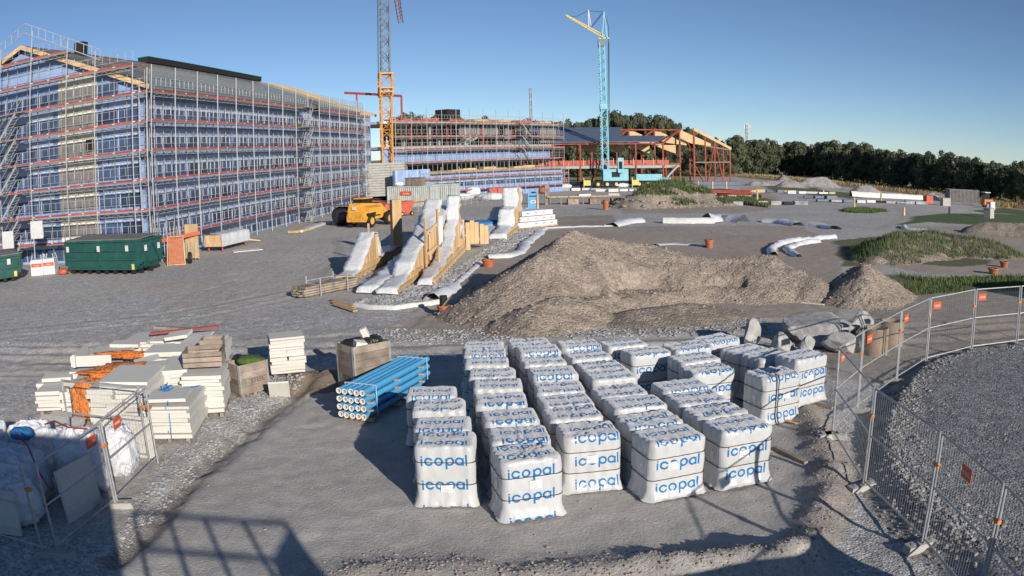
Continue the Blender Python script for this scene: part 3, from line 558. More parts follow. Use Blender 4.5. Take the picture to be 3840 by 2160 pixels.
for rn, row in PROWS:
    for j, (x, y, a) in enumerate(row):
        k = len(row) - 1 - j; a = R(a + random.uniform(-2, 2)); cy = y + PD / 2 * math.cos(a); cx = x - PD / 2 * math.sin(a)
        if 'cluster' in rn: lab = 'white wrapped ' + CLN[j] + ' in ' + rn
        else: lab = ('wrapped pallet, ' + (ORD[k] + (' from front' if k else ' one')) + ' in ' + rn)
        root = thing('wrapped_pallet', lab, 'pallet', (cx, cy, gz(cx, cy) - .01), a, 'white film wrapped pallets on the sand pad'); root.rotation_euler = (random.uniform(-.012, .012), random.uniform(-.012, .012), a)
        s = 1.0 + random.uniform(-.02, .03); wsc = 1.0 if x < 2.3 else 1.07; me, st = PM[(pi_ * 7 + j) % 11]; pi_ += 1
        o = link('wrapped_rolls', me, root, (0, 0, 0), None, (wsc, 1.0, s))
        for m_ in st: link('strap', m_, root, (0, 0, 0), None, (wsc, 1.0, s))
        link('wooden_pallet', PALLET_WOOD, root, None, None, (wsc, 1, 1))
        if k < 2 or 'cluster' in rn or 'gap' in rn: link('paper_label', LABEL_SHEET, root, (random.uniform(-.12, .12), -PD / 2 - .016, random.choice((.60, .36, .66))))
        link('paper_label', SIDE_SHEET, root, (-PW / 2 * wsc - .014, -.1, .62))

# ================================================================ FOAM BOARDS
FB = MB().box((0, 0, 0), (1, 1, 1)).mesh('foam_board', MAT['foam'])
bm_b = None
def foam_stack(label, p, rz, L, W, T, n, jit=.03, cols=1, group='stacks of white foam boards', skip=0, name='foam_board_stack', pallet=True):
    root = thing(name, label, 'foam stack', (p[0], p[1], gz(p[0], p[1])), rz, group); z = 0.0
    if pallet:
        b = MB()
        for x in (-.4, 0, .4): b.box((x * L, 0, .05), (.1, W * .95, .1))
        for y in (-.35, 0, .35): b.box((0, y * W, .11), (L * .95, .12, .02))
        part('bearer', b, MAT['timber_grey'], root); z = .125
    for i in range(n):
        th = T * random.choice((.7, 1, 1, 1.25)); cs = cols if random.random() < .7 else cols + 1; ll = L / cs
        for c in range(cs):
            if skip and i >= n - skip and c == cs - 1: continue
            link('foam_board', FB, root, ((c - (cs - 1) / 2) * ll + random.uniform(-jit, jit), random.uniform(-jit, jit), z + th / 2), (random.uniform(-.012, .012), random.uniform(-.012, .012), random.uniform(-.035, .035)), (ll - .012, W * random.uniform(.94, 1.03), th - .008))
        z += th
    return root, z
a1 = R(8)
for i, (x, y, n_, lab) in enumerate([(-8.6, 19.9, 8, 'foam stack wedged behind the stack with the pallet collars'), (-11.0, 18.5, 6, 'foam stack just behind the orange bag'), (-12.9, 19.6, 4, 'outermost low foam stack at the far left'), (-9.0, 22.0, 9, 'foam stack right of the thick clean slab'), (-12.0, 21.4, 7, 'foam stack left of the orange strip'), (-8.9, 18.9, 9, 'foam stack in the centre of the pile')]):
    foam_stack(lab, (x, y), a1 + R(random.uniform(-9, 9)), 1.35, 1.25, .11, n_, .08, 2)
foam_stack('front foam board stack tied with blue rope, dented edges', (-7.95, 17.15), a1, 1.15, 1.9, .10, 8, .03)
foam_stack('right foam board stack carrying weathered pallet collars', (-7.72, 18.75), a1 + R(4), 1.05, 1.35, .10, 10, .04)
foam_stack('foam stack behind the gate with a wide grey board on top', (-9.45, 17.6), a1 - R(3), 1.5, 2.1, .11, 9, .05, 2)
foam_stack('lowest foam stack at the left, ragged layers', (-12.1, 18.6), a1 + R(6), 1.6, 1.5, .11, 5, .06, 2)
foam_stack('foam stack with an open box of boards on top, at left', (-11.75, 19.95), a1 + R(3), 1.5, 1.3, .11, 7, .06, 2)
foam_stack('middle foam stack half under orange sheet', (-10.6, 19.5), a1, 1.5, 1.5, .11, 7, .05, 2)
foam_stack('foam stack with a thick clean slab on top, in the middle', (-9.55, 20.9), a1 - R(2), 1.6, 1.3, .12, 7, .05, 2)
foam_stack('rearmost foam stack under the two loose planks', (-10.6, 22.9), a1 - R(4), 2.7, 1.5, .11, 8, .06, 3)
foam_stack('lone tall foam stack between two wooden crates', (-6.52, 22.35), R(20), 1.02, .85, .10, 11, .035)
LOOSE = [('broken foam slab lying across the pile, nearest the gate', -9.3, 16.9, 1.12, .25), ('tilted foam slab on the left of the pile', -12.6, 19.0, .72, .35), ('foam slab sliding off behind the orange bag', -11.3, 18.1, .85, -.3), ('foam offcut on top of the middle stack', -9.9, 19.8, 1.02, .6), ('short foam offcut on the stack beside the collars', -8.4, 19.6, 1.05, -.5), ('foam slab at the back edge of the pile', -11.7, 22.0, 1.0, .2), ('thin foam sheet bridging two rear stacks', -9.9, 22.2, 1.22, .1)]
def slab(label, p, dims, rot, name='foam_slab', m='foam', cat='foam slab', group=None):
    b = MB().box((0, 0, 0), dims); return tag(part(name, b, MAT[m], None, p, rot), label, cat, group)
for lab, x, y, z, a_ in LOOSE: slab(lab, (x, y, z), (random.uniform(.7, 1.15), random.uniform(.45, .7), .1), (random.uniform(-.12, .12), random.uniform(-.12, .12), a_))
slab('loose grey foam slab on top of the stack behind the gate', (-9.35, 17.75, 1.19), (1.3, 1.7, .07), (0, .02, a1))
slab('thick white slab lying on the middle stack', (-9.5, 20.75, 1.10), (1.5, 1.0, .13), (.01, 0, a1))
slab('foam slab standing upright along the left stack', (-12.15, 19.75, 1.15), (.09, 1.3, .36), (0, .04, a1 + R(3)))
slab('foam slab standing on the front of the left stack', (-11.55, 19.35, 1.12), (1.3, .09, .30), (0, 0, a1 + R(3)))
slab('small foam offcut leaning on the gravel edge by the crate', (-6.12, 19.95, .22), (.55, .06, .62), (R(38), 0, R(15)))
slab('foam sheet leaning in the fence gate', (-8.05, 15.15, .5), (.75, .05, 1.0), (R(8), 0, R(-8)))
slab('shaded foam slab lying on the ground behind the sacks', (-10.75, 15.9, .42), (1.2, .75, .12), (.06, .1, R(12)))
slab('shaded foam offcut lying below the orange bag', (-11.4, 17.25, .12), (1.1, .7, .12), (0, .05, R(5)))
slab('foam slab on the front stack with sawn edge', (-7.9, 16.75, .98), (.95, .9, .08), (0, .01, a1 + .08))
def plank(label, p, q, w_, h, m='timber_grey', name='plank', cat='plank', group=None):
    p = Vector(p); q = Vector(q); b = MB().bar(p - p, q - p, w_, h); return tag(part(name, b, MAT[m], None, p), label, cat, group)
plank('short grey plank on the rearmost foam stack', (-11.35, 23.6, 1.18), (-9.9, 23.2, 1.18), .2, .08)
plank('rust brown beam across the rearmost foam stack', (-11.1, 22.6, 1.18), (-8.9, 23.1, 1.28), .1, .07, 'rust', 'beam', 'beam')
# pallet collars on the right stack
r_ = thing('pallet_collar_pile', 'weathered pallet collars lying on the right foam stack', 'pallet collars', (-7.75, 18.9, 1.2), a1 + R(4))
for k in range(3):
    b = MB(); z = .06 + k * .13
    for s_ in (-1, 1): b.box((0, s_ * .42, z), (1.0, .03, .11), .02 * k); b.box((s_ * .5, 0, z), (.03, .84, .11), .02 * k)
    part('collar', b, MAT['timber_grey'], r_)
b = MB().box((.1, .9, .14), (.6, .5, .02)).box((.1, .66, .3), (.6, .03, .3)).box((.1, 1.14, .3), (.6, .03, .3)).box((-.2, .9, .3), (.03, .5, .3)).box((.4, .9, .3), (.03, .5, .3)); part('box', b, MAT['timber_grey'], r_)
# crumpled sheets and bags
def blob(name, label, c, d, m, seed, cat, amp=.22, top=.0, n=26, group=None, rz=0, parent=None, sq=.75):
    V = []; nv = n // 2
    for j in range(nv + 1):
        ph = -math.pi / 2 + math.pi * j / nv
        for i in range(n):
            th = 2 * math.pi * i / n; cx, sx_ = math.cos(th), math.sin(th); cp = abs(math.cos(ph)) ** sq; sp_ = math.copysign(abs(math.sin(ph)) ** sq, math.sin(ph))
            x = math.copysign(abs(cx) ** sq, cx) * cp; y = math.copysign(abs(sx_) ** sq, sx_) * cp; V.append((x, y, sp_))
    V = np.array(V); k = 2.3; N = fbm(V[:, 0] * k + seed * 3.1 + V[:, 2] * 1.3, V[:, 1] * k + V[:, 2] * k, 5, seed) - .9 * np.abs(fbm(V[:, 0] * 3.5 + V[:, 2] * 3, V[:, 1] * 3.5 - V[:, 2] * 2.5 + seed, 3, seed + 2)) - .5 * np.abs(fbm(V[:, 0] * 8 - V[:, 2] * 5, V[:, 1] * 8 + V[:, 2] * 6, 3, seed + 4)) + .12
    V = V * (1 + amp * 2 * N)[:, None] * (np.array(d) / 2); V[:, 2] = np.maximum(V[:, 2], -d[2] / 2) + d[2] / 2
    V[:, :2] *= (1 - top * np.clip(V[:, 2:3] / d[2], 0, 1))
    F = [(j * n + i, j * n + (i + 1) % n, (j + 1) * n + (i + 1) % n, (j + 1) * n + i) for j in range(nv) for i in range(n)]
    o = link(name, npmesh(name, V, F, MAT[m], True), parent, c, rz)
    return tag(o, label, cat, group) if label else o
blob('orange_bag', 'torn orange bag at the foot of the foam stacks', (-10.75, 17.75, 0), (1.05, .7, 1.0), 'orange', 4, 'bag', .24, .05, 56, None, 0, None, .5)
blob('orange_sheet', 'crumpled orange sheet draped over the middle foam stack', (-10.35, 18.75, .90), (1.8, 1.1, .2), 'orange', 9, 'sheet', .6, 0, 48, None, 0, None, .5)
blob('orange_sheet', 'orange plastic strip along the rear of the middle stack', (-10.9, 20.45, .96), (1.8, .5, .16), 'orange', 12, 'sheet', .6, 0, 48, None, 0, None, .5)
b = MB(); pts = [(-8.45, 17.9, .96), (-8.1, 17.0, .99), (-7.75, 16.3, .97), (-7.72, 16.2, .5), (-7.72, 16.15, .1)]; b.path(pts, .012, 5); b.path([(-7.4, 17.6, .99), (-8.1, 17.0, 1.0), (-8.55, 16.5, .98)], .012, 5)
for i in range(14): b.tube((-8.1 + random.uniform(-.17, .17), 17.0 + random.uniform(-.17, .17), 1.0 + random.random() * .1), (-8.1 + random.uniform(-.17, .17), 17.0 + random.uniform(-.17, .17), 1.02 + random.random() * .12), .016, 5)
tag(part('blue_rope', b, MAT['rope']), 'tangle of blue rope on the front foam stack', 'rope')

# ================================================================ CRATES
_txt = {}
def text_mesh(s, size, m, ext=.002):
    key = (s, size, m)
    if key in _txt: return _txt[key]
    cu = bpy.data.curves.new('lettering', 'FONT'); cu.body = s; cu.size = size; cu.extrude = ext; cu.align_x = 'CENTER'; cu.align_y = 'CENTER'; cu.resolution_u = 3
    o = bpy.data.objects.new('lettering', cu); COL.objects.link(o); dg = bpy.context.evaluated_depsgraph_get(); me = bpy.data.meshes.new_from_object(o.evaluated_get(dg)); bpy.data.objects.remove(o)
    me.materials.clear(); me.materials.append(MAT[m]); _txt[key] = me; return me
MAT['stencil'] = mat('stencil_ink', (.05, .045, .04), .8, .3, 14); MAT['logo_green'] = mat('logo_green', (.05, .30, .10), .7, .25, 14)
def crate(label, p, rz, L, W, n, fill):
    root = thing('wooden_crate', label, 'crate', (p[0], p[1], gz(p[0], p[1])), rz); hb = .195; z0 = .13
    b = MB()
    for x in (-.42, 0, .42): b.box((x * L, 0, .055), (.1, W * .96, .11))
    b.box((0, 0, .12), (L * .98, W * .98, .02)); part('pallet', b, MAT['timber_grey'], root)
    for k in range(n):
        b = MB(); z = z0 + hb * (k + .5)
        for s_ in (-1, 1): b.box((0, s_ * W / 2, z), (L, .025, hb - .008)); b.box((s_ * L / 2, 0, z), (.025, W - .03, hb - .008))
        part('collar', b, MAT['timber_grey'], root)
    b = MB()
    for sx_ in (-1, 1):
        for sy in (-1, 1): b = MB(); b.box((sx_ * (L / 2 + .016), sy * (W / 2 - .03), z0 + n * hb / 2), (.006, .05, n * hb)); b.box((sx_ * (L / 2 - .03), sy * (W / 2 + .016), z0 + n * hb / 2), (.05, .006, n * hb)); part('hinge', b, MAT['steel'], root)
    for k in ([1] if n > 3 else [1, 0]):
        z = z0 + hb * (k + .55); f = -W / 2 - .016
        link('lettering', text_mesh('STEEL', .17, 'stencil'), root, (.10, f, z), (R(90), 0, 0)); link('lettering', text_mesh('S', .2, 'logo_green', .003), root, (-.30, f, z), (R(90), 0, 0))
        f = -L / 2 - .016; link('lettering', text_mesh('STEEL', .17, 'stencil'), root, (f, -.08, z), (R(90), 0, R(-90))); link('lettering', text_mesh('S', .2, 'logo_green', .003), root, (f, .28, z), (R(90), 0, R(-90)))
        if n > 3: 
            f = L / 2 + .016; link('lettering', text_mesh('STEEL', .15, 'stencil'), root, (f, 0.0, z), (R(90), 0, R(90)))
    return root, z0 + n * hb
_, zt = crate('tall wooden crate of black sacks beside the blue pipes', (-3.93, 20.75), R(42), 1.15, .85, 6, 1)
blob('black_sack', 'shiny black sack stuffed in the tall crate', (-4.15, 20.75, zt - .35), (.7, .6, .45), 'blacksack', 3, 'sack', .2)
blob('black_sack', 'black sack at the right end of the tall crate', (-3.7, 21.0, zt - .3), (.5, .5, .42), 'blacksack', 7, 'sack', .2)
slab('cream foam offcut sticking up from the tall crate', (-3.85, 20.95, zt + .1), (.17, .14, .5), (R(12), R(-22), 0), 'foam_offcut')
slab('pale block among the sacks in the tall crate', (-3.95, 20.45, zt - .02), (.3, .28, .2), (.1, .2, .5), 'foam_offcut')
_, zt2 = crate('low mossy wooden crate beside the foam stacks', (-7.12, 20.35), R(50), .95, .7, 4, 2)
blob('moss_mat', 'green mossy scrap filling the low crate', (-7.05, 20.5, zt2 - .16), (.75, .55, .26), 'moss', 5, 'moss', .15)
blob('black_sack', 'black sack behind the mossy crate', (-7.4, 20.6, zt2 - .2), (.4, .35, .3), 'blacksack', 15, 'sack', .2)

# ================================================================ BLUE PIPES
MAT['pipe_core'] = mat('pipe_core', (.55, .38, .24), .7, .2, 6); MAT['foamcore'] = mat('pipe_end', (.78, .74, .68), .7, .08, 6)
pa = G(1322, 1570, .15); pb = G(1563, 1412, .3); ax = Vector((pb.x - pa.x, pb.y - pa.y, 0)).normalized(); PR = .072; PL = 3.35
ca_ = Vector((pa.x, pa.y, 0)) ; sd_ = Vector((ax.y, -ax.x, 0))
n_ = 14; b = MB(); vs = []
prof = [(PR, 0), (PR, PL)]
b.lathe([(PR, 0), (PR, PL)], n_, mi=0); b.lathe([(PR * .55, .004), (PR, 0)], n_, mi=1); b.lathe([(.001, .06), (PR * .55, .06), (PR * .55, .004)], n_, mi=2); b.lathe([(PR, PL), (.001, PL)], n_, mi=1)
PIPE = b.mesh('pipe', [MAT['pipe_blue'], MAT['foamcore'], MAT['pipe_core']], True)
rz_ = math.atan2(ax.y, ax.x); pipe_rot = (0, R(90), rz_)
RN = ['bottom', 'second', 'third', 'top']; CN = ['leftmost', 'second', 'middle', 'fourth', 'rightmost']
for r in range(4):
    for c in range(5):
        o_ = sd_ * ((c - 2) * .16 + random.uniform(-.008, .008)) + ax * random.uniform(-.03, .03); p = ca_ + o_; z = .22 + r * .19 + gz(p.x, p.y)
        tag(link('pipe', PIPE, None, (p.x, p.y, z), pipe_rot), 'blue wrapped pipe, %s of its layer, %s layer from the ground' % (CN[c], RN[r]), 'pipe', 'blue wrapped pipes in a bundle')
root = thing('pipe_bearers', 'wooden bearers and straps between the layers of blue pipes', 'bearers', (0, 0, 0)); g0 = gz(ca_.x, ca_.y)
for s_ in (.25, 1.6, 2.9):
    for r in range(4):
        b = MB(); c0 = ca_ + ax * s_; z = g0 + (.10 if r == 0 else .22 + r * .19 - .095); b.bar(c0 - sd_ * .42 + Vector((0, 0, z)), c0 + sd_ * .42 + Vector((0, 0, z)), .08, .1 if r == 0 else .03); part('bearer', b, MAT['timber'], root)
    if s_ != 1.6:
        b = MB(); c0 = ca_ + ax * (s_ + .2); zz = [g0 + .12, g0 + .87]; w2 = .425; P = [c0 - sd_ * w2 + Vector((0, 0, zz[0])), c0 - sd_ * w2 + Vector((0, 0, zz[1])), c0 + sd_ * w2 + Vector((0, 0, zz[1])), c0 + sd_ * w2 + Vector((0, 0, zz[0]))]; b.path(P, .01, 4); part('strap', b, MAT['white'], root)

# ================================================================ MESH FENCES
def fence_panel(label, p, q, H=2.0, sign=None, gate=False, side=1, group='mesh fence panels', foot=True, zs=None, lean=0.0):
    p = Vector(p); q = Vector(q); d = Vector((q.x - p.x, q.y - p.y, 0)); L = d.length; rz = math.atan2(d.y, d.x); z0 = gz(p.x, p.y) + .10 if zs is None else zs; z1 = (gz(q.x, q.y) + .10 if zs is None else zs) - z0
    root = thing('fence_panel', label, 'fence', (p.x, p.y, z0), rz, group); e = .03
    def P(s_, z): return Vector((s_ * L, lean * z, z + z1 * s_))
    b = MB(); h = H - .1
    for s_ in (e / L * 1.5, 1 - e / L * 1.5): part('upright', MB().tube(P(s_, -.06), P(s_, h), .024, 8), MAT['steel'], root)
    for z in (.08, h * .52, h - .02): part('rail', MB().tube(P(e / L * 1.5, z), P(1 - e / L * 1.5, z), .019, 8), MAT['steel'], root)
    if gate: part('brace', MB().tube(P(.02, .1), P(.98, h * .95), .016, 6), MAT['steel'], root)
    b = MB(); n = int(L / .085)
    for i in range(1, n): b.tube(P(i / n, .08), P(i / n, h - .02), .0017, 3, caps=False)
    for z in np.linspace(.3, h - .2, 6): b.tube(P(0, z), P(1, z), .0015, 3, caps=False)
    part('wire_mesh', b, MAT['steel'], root)['kind'] = 'stuff'
    b = MB().box(P(1 - .03 / L, h * .72) + Vector((.03, 0, 0)), (.14, .06, .06)); part('clamp', b, MAT['orange'], root)
    if sign:
        s_ = part('sign', MB().box((0, 0, 0), (.34, .008, .2)), MAT['signred'], root, P(sign, h * .86) + Vector((0, -.03 * side, 0)), (0, 0, 0 if side > 0 else math.pi)); link('lettering', text_mesh('renta', .115, 'white'), s_, (0, -.006, 0), (R(90), 0, 0))
    if foot:
        b = MB(); b.prism([(-.36, -.11, 0), (.36, -.11, 0), (.32, -.09, .13), (-.32, -.09, .13)], (0, 0, 0), (0, .2, 0)); b.tube((-.2, 0, .125), (-.2, 0, .14), .05, 8); b.tube((.2, 0, .125), (.2, 0, .14), .05, 8)
        part('foot', b, MAT['conc'], root, (0, 0, -.12), R(90) + .25)
    return root
FR = GP([(3655, 2290), (3460, 2038), (3239, 1814), (3117, 1640)], .12); FR2 = GP([(3117, 1640), (3215, 1525), (3361, 1427), (3471, 1357), (3640, 1326), (3809, 1304), (3990, 1285)], .12)
fence_panel('mesh fence panel nearest the lower right corner of the picture', FR[1], FR[0], 1.98, .5, side=1)
fence_panel('mesh fence panel beside the rubble bank, second from the corner', FR[2], FR[1], 1.98, None)
fence_panel('mesh fence panel meeting the pallet cluster at right', FR[3], FR[2], 1.98, None)
lb = ['mesh fence panel right behind the pallet cluster', 'mesh fence panel in front of the brown well rings', 'mesh fence panel left of the corner, rails sloping up', 'mesh fence panel just right of the corner', 'mesh fence panel second right of the corner, red sign high', 'mesh fence panel at the right edge of the picture']
for i in range(6): fence_panel(lb[i], FR2[i], FR2[i + 1], 1.98, .14)
dv = (FR[0] - FR[1]); fence_panel('mesh fence panel continuing past the lower right corner', FR[0], FR[0] + dv * 1.1, 1.98, None)
FL = [Vector((-9.25, 10.4, 0)), G(172, 2085), G(216, 2085), G(440, 1902), G(597, 1741)]
fence_panel('mesh fence panel at the lower left corner, in shade', FL[0] + Vector((-.8, .15, 0)), FL[1], 1.68, None, lean=-.02)
fence_panel('shaded mesh fence panel in front of the white sacks', FL[2], FL[3], 1.68, .80, lean=.02)
fence_panel('half sunlit mesh fence panel with a red sign', FL[3], FL[4], 1.70, .28, lean=.02)
gq = G(345, 1560); fence_panel('swung open fence gate with a diagonal brace before the foam stacks', Vector((-10.1, 15.3, 0)), Vector((-7.75, 14.95, 0)), 1.72, None, gate=True, foot=False)
# sacks behind the left fence
for i, (x, y, z, dx, dy, dz, s_, lab) in enumerate([(-9.75, 12.2, 0, 1.7, 1.5, 1.15, 2, 'bulging white sack behind the shaded fence, largest of the pile'), (-11.3, 13.1, 0, 1.6, 1.5, 1.25, 5, 'white sack with a tied neck at the left edge'), (-8.55, 13.2, 0, 1.15, 1.2, 1.3, 8, 'upright white sack half in sunlight with a red strap'), (-9.1, 11.35, 0, 1.0, .9, .95, 11, 'low creased white sack pressed against the fence'), (-10.3, 13.9, 0, 1.3, 1.1, 1.1, 14, 'white sack at the back of the pile below the slabs'), (-8.1, 14.2, 0, .8, .8, 1.05, 17, 'sunlit white sack next to the gate')]):
    blob('white_sack', lab, (x, y, gz(x, y)), (dx, dy, dz), 'bag', s_, 'sack', .24, .12, 72, 'white sacks behind the left fence', .3 * i, None, .62)
blob('blue_sack', 'dark blue sack peeking out between the white sacks', (-10.1, 13.3, .95), (.6, .4, .25), 'rope', 6, 'sack', .15)
for i, (P_, lab) in enumerate([([(-9.5, 12.3, 1.45), (-9.0, 12.0, 1.3), (-8.7, 11.75, .95), (-8.35, 11.6, .6)], 'red strap hanging over the largest white sack'), ([(-9.3, 13.2, 1.35), (-8.9, 13.0, 1.5), (-8.4, 12.7, 1.5), (-8.05, 12.9, 1.42)], 'red strap across the half sunlit sack'), ([(-10.8, 11.0, .7), (-9.9, 11.1, 1.05), (-9.2, 11.0, 1.12)], 'red strap at the left corner fence')]):
    tag(part('red_strap', MB().path(P_, .018, 5), MAT['redstrap']), lab, 'strap')
slab('foam board standing behind the shaded fence', (-8.05, 12.15, .5), (1.1, .06, 1.0), (R(-6), 0, R(80)), 'foam_board_upright'); slab('foam board standing behind the corner fence', (-9.5, 10.75, .45), (1.5, .06, .85), (R(-5), 0, R(4)), 'foam_board_upright')

# ================================================================ BOULDERS, RINGS, LOOSE WOOD
def rock(label, c, d, seed, flat=None, rz=0, m='rock', name='boulder'):
    import bmesh
    bm_ = bmesh.new(); bmesh.ops.create_icosphere(bm_, subdivisions=4, radius=1.0); V = np.array([v.co[:] for v in bm_.verts]); F = [[v.index for v in f.verts] for f in bm_.faces]; bm_.free(); rs = np.random.default_rng(seed)
    for k in range(16):
        nn = rs.normal(size=3); nn /= np.linalg.norm(nn); lim = rs.uniform(.55, .88); V = V - nn[None] * np.maximum(V @ nn - lim, 0)[:, None]
    V = V * (1 + .16 * fbm(V[:, 0] * 2.2 + seed + V[:, 2] * 1.7, V[:, 1] * 2.2 - V[:, 2] * 1.3, 5, seed) + .05 * fbm(V[:, 0] * 9 + V[:, 2] * 7, V[:, 1] * 9 - V[:, 2] * 5, 3, seed))[:, None] * (np.array(d) / 2) / .78; V[:, 2] += d[2] * .36
    return tag(link(name, npmesh(name, V, F, MAT[m], False), None, (c[0], c[1], gz(c[0], c[1])), rz), label, 'boulder')
rock('big flat-topped concrete chunk, largest of the boulders', (9.9, 24.7), (2.7, 1.9, 1.0), 4, rz=.2)
rock('pale rounded boulder leaning on the concrete chunk', (10.1, 23.0), (1.1, .85, .62), 9)
rock('upright pointed boulder behind the pallets', (8.15, 23.5), (.68, .6, .72), 31); rock('smaller split boulder between two larger ones', (8.95, 23.2), (.55, .5, .55), 33)
rock('dark slanted slab of rock left of the boulders', (7.5, 24.5), (.55, 1.3, .85), 21, rz=-.4); rock('jagged slab tilted up behind the fence', (12.0, 25.6), (1.2, .55, .8), 35, rz=.5)
def ring(label, p, r, h): return tag(part('well_ring', MB().lathe([(r, 0), (r, h), (r - .05, h), (r - .05, 0)], 26), MAT['wellbrown'], None, (p[0], p[1], gz(p[0], p[1]) - .02), None, True), label, 'well ring')
MAT['wellbrown'] = mat('brown_well_ring', (.26, .19, .13), .75, .15, 4, dirt=.4)
ring('brown well ring nearest the fence', (11.15, 22.6), .42, .85); ring('brown well ring behind its twin', (12.25, 23.6), .42, .85)
plank('grey plank on the sand below the fence', (7.6, 17.55, .05), (6.35, 19.0, .05) , .12, .05); plank('dark beam lying at the foot of the bank', tuple(G(2905, 1678, .04)), tuple(G(3022, 1738, .04)), .1, .08)
plank('white lath lying below the earth cone', tuple(G(3005, 1134, .04)), tuple(G(3090, 1142, .04)), .1, .05, 'white', 'lath'); plank('pale lath between the pallet rows', (5.0, 18.9, .05), (6.3, 16.6, .05), .1, .04, 'timber')
# ================================================================ SCAFFOLDS
UPOLE = MB().tube((0, 0, 0), (0, 0, 1), 1, 8).mesh('standard', MAT['alu'])
UDECK = MB().box((.5, 0, 0), (1, 1, 1)).mesh('deck', MAT['deck'])
def toe_mesh(L):
    b = MB().box((L / 2, 0, .07), (L - .03, .03, .15), mi=0)
    for x in (.12, L / 2): b.box((x, -.02, .08), (.20, .02, .07), mi=1)
    return b.mesh('toe_board', [MAT['red'], MAT['white']])
def guard_mesh(L, h=1.0):
    b = MB(); b.tube((0, 0, h), (L, 0, h), .021, 5); b.tube((0, 0, .45), (L, 0, .45), .017, 5); n = max(2, int(L / .62))
    for i in range(n + 1): b.tube((L * i / n, 0, .42), (L * i / n, 0, h), .019, 5)
    return b.mesh('guard_rail', MAT['alu'])
def beam_mesh(L):                              # lattice under the deck edge
    b = MB(); b.tube((0, 0, -.10), (L, 0, -.10), .022, 5); b.tube((0, 0, -.34), (L, 0, -.34), .022, 5); n = max(2, int(L / .4))
    for i in range(n): b.tube((L * i / n, 0, -.34 if i % 2 else -.10), (L * (i + 1) / n, 0, -.10 if i % 2 else -.34), .014, 4)
    return b.mesh('ledger', MAT['alu'])
_sm = {}
def shared(fn, L):
    k = (fn.__name__, round(L, 2))
    if k not in _sm: _sm[k] = fn(round(L, 2))
    return _sm[k]
def scaffold(label, origin, dirv, ss, levels, ztop, depth=1.05, skip=(), gap_bays=(), z0=0.0, tops=None, pr=.045):
    """origin: outer corner on the ground; dirv: unit direction along the face; outer side is to the right of dirv when right=1"""
    d = Vector((dirv[0], dirv[1], 0)); n = Vector((d.y, -d.x, 0)); rz = math.atan2(d.y, d.x)
    root = thing('scaffold', label, 'scaffold', origin, rz)
    def loc(s_, o_, z): return (s_, o_, z)     # local: x along, y inward (left of d)
    for i, s_ in enumerate(ss):
        t_ = ztop if tops is None else tops(s_)
        link('standard', UPOLE, root, loc(s_, 0, z0), None, (pr, pr, t_ - z0)); link('standard', UPOLE, root, loc(s_, depth, z0), None, (pr * .8, pr * .8, t_ - 1.2 - z0))
    for i, (a, c) in enumerate(zip(ss[:-1], ss[1:])):
        L = c - a
        for f_ in (.33, .67): link('post', UPOLE, root, loc(a + L * f_, depth * .98, z0), None, (pr * .5, pr * .5, min(levels[-1], (ztop if tops is None else min(tops(a), tops(c)))) - z0))
        for k, z in enumerate(levels):
            if (i, k) in skip or (tops is not None and z > min(tops(a), tops(c)) + .2): continue
            link('deck', UDECK, root, loc(a, depth / 2, z - .03), None, (L, depth - .08, .05))
            link('toe_board', shared(toe_mesh, L), root, loc(a, .06, z))
            link('guard_rail', shared(guard_mesh, L), root, loc(a, .02, z))
            if k: link('ledger', shared(beam_mesh, L), root, loc(a, .03, z))
    return root
def stair(root, s0, s1, levels, y, wid=.7):
    for k, (a, c) in enumerate(zip(levels[:-1], levels[1:])):
        b = MB(); p, q = (s0, s1)
        for o_ in (-wid / 2, wid / 2): b.bar((p, y + o_, a), (q, y + o_, c), .05, .16); b.tube((p, y + o_, a + .95), (q, y + o_, c + .95), .022, 5)
        for i in range(9): u_ = (i + .5) / 9; b.box((p + (q - p) * u_, y, a + (c - a) * u_), (.24, wid, .035))
        part('stair_flight', b, MAT['alu'], root)
        b = MB().box(((s0 + s1) / 2 + (s1 - s0) * .0, y, c - .03), (abs(s1 - s0) + 1.6, wid + .1, .06)); part('landing', b, MAT['deck'], root)
LV = [1.57 + 2.03 * k for k in range(6)]
C0 = G(590, 985); U1 = Vector((.101, .995, 0)).normalized(); N1 = Vector((U1.y, -U1.x, 0)); W1 = -N1
SF = [0, 3.55] + [7.15 + 3.65 * i for i in range(14)]
sc1 = scaffold('scaffold with red toe boards along the long blue facade', C0, U1, SF, LV, 13.6, skip=[(9, 5)])
stair(sc1, 30.2, 31.8, [0] + LV, -.55); stair(sc1, 57.0, 55.6, [0] + LV, .5)
def gt(s_): return 13.3 + max(0, min(s_, 25 - s_)) * .40
# the gable scaffold runs leftwards from the same corner
SG = [0.35, 1.6, 5.05, 7.85, 11.7, 15.3, 18.9, 22.5]
og = C0 - U1 * .05
d2 = -W1
sc2 = scaffold('scaffold in front of the gable end, highest under the roof peak', og + W1 * 25, d2, [25 - s_ for s_ in SG[::-1]], LV + [LV[5] + 2.03, LV[5] + 4.0], 14, tops=lambda s_: gt(25 - s_))
stair(sc2, 25 - 14.6, 25 - 12.6, [0] + LV, -.5)
# raised guard line above the gable verge
b = MB()
for a0, b0 in (((12.6, 18.75), (4.6, 15.3)), ((12.6, 18.75), (20, 15.6))):
    for dz in (0, -.75): b.tube(og + W1 * a0[0] + Vector((0, 0, a0[1] + dz)), og + W1 * b0[0] + Vector((0, 0, b0[1] + dz)), .04, 6)
    for i in range(11): q_ = og + W1 * (a0[0] + (b0[0] - a0[0]) * i / 10) + Vector((0, 0, a0[1] + (b0[1] - a0[1]) * i / 10)); b.tube(q_, q_ - Vector((0, 0, .75)), .03, 5)
tag(part('roof_guard', b, MAT['alu']), 'sloping guard rail raised above the gable roof edge', 'guard rail')

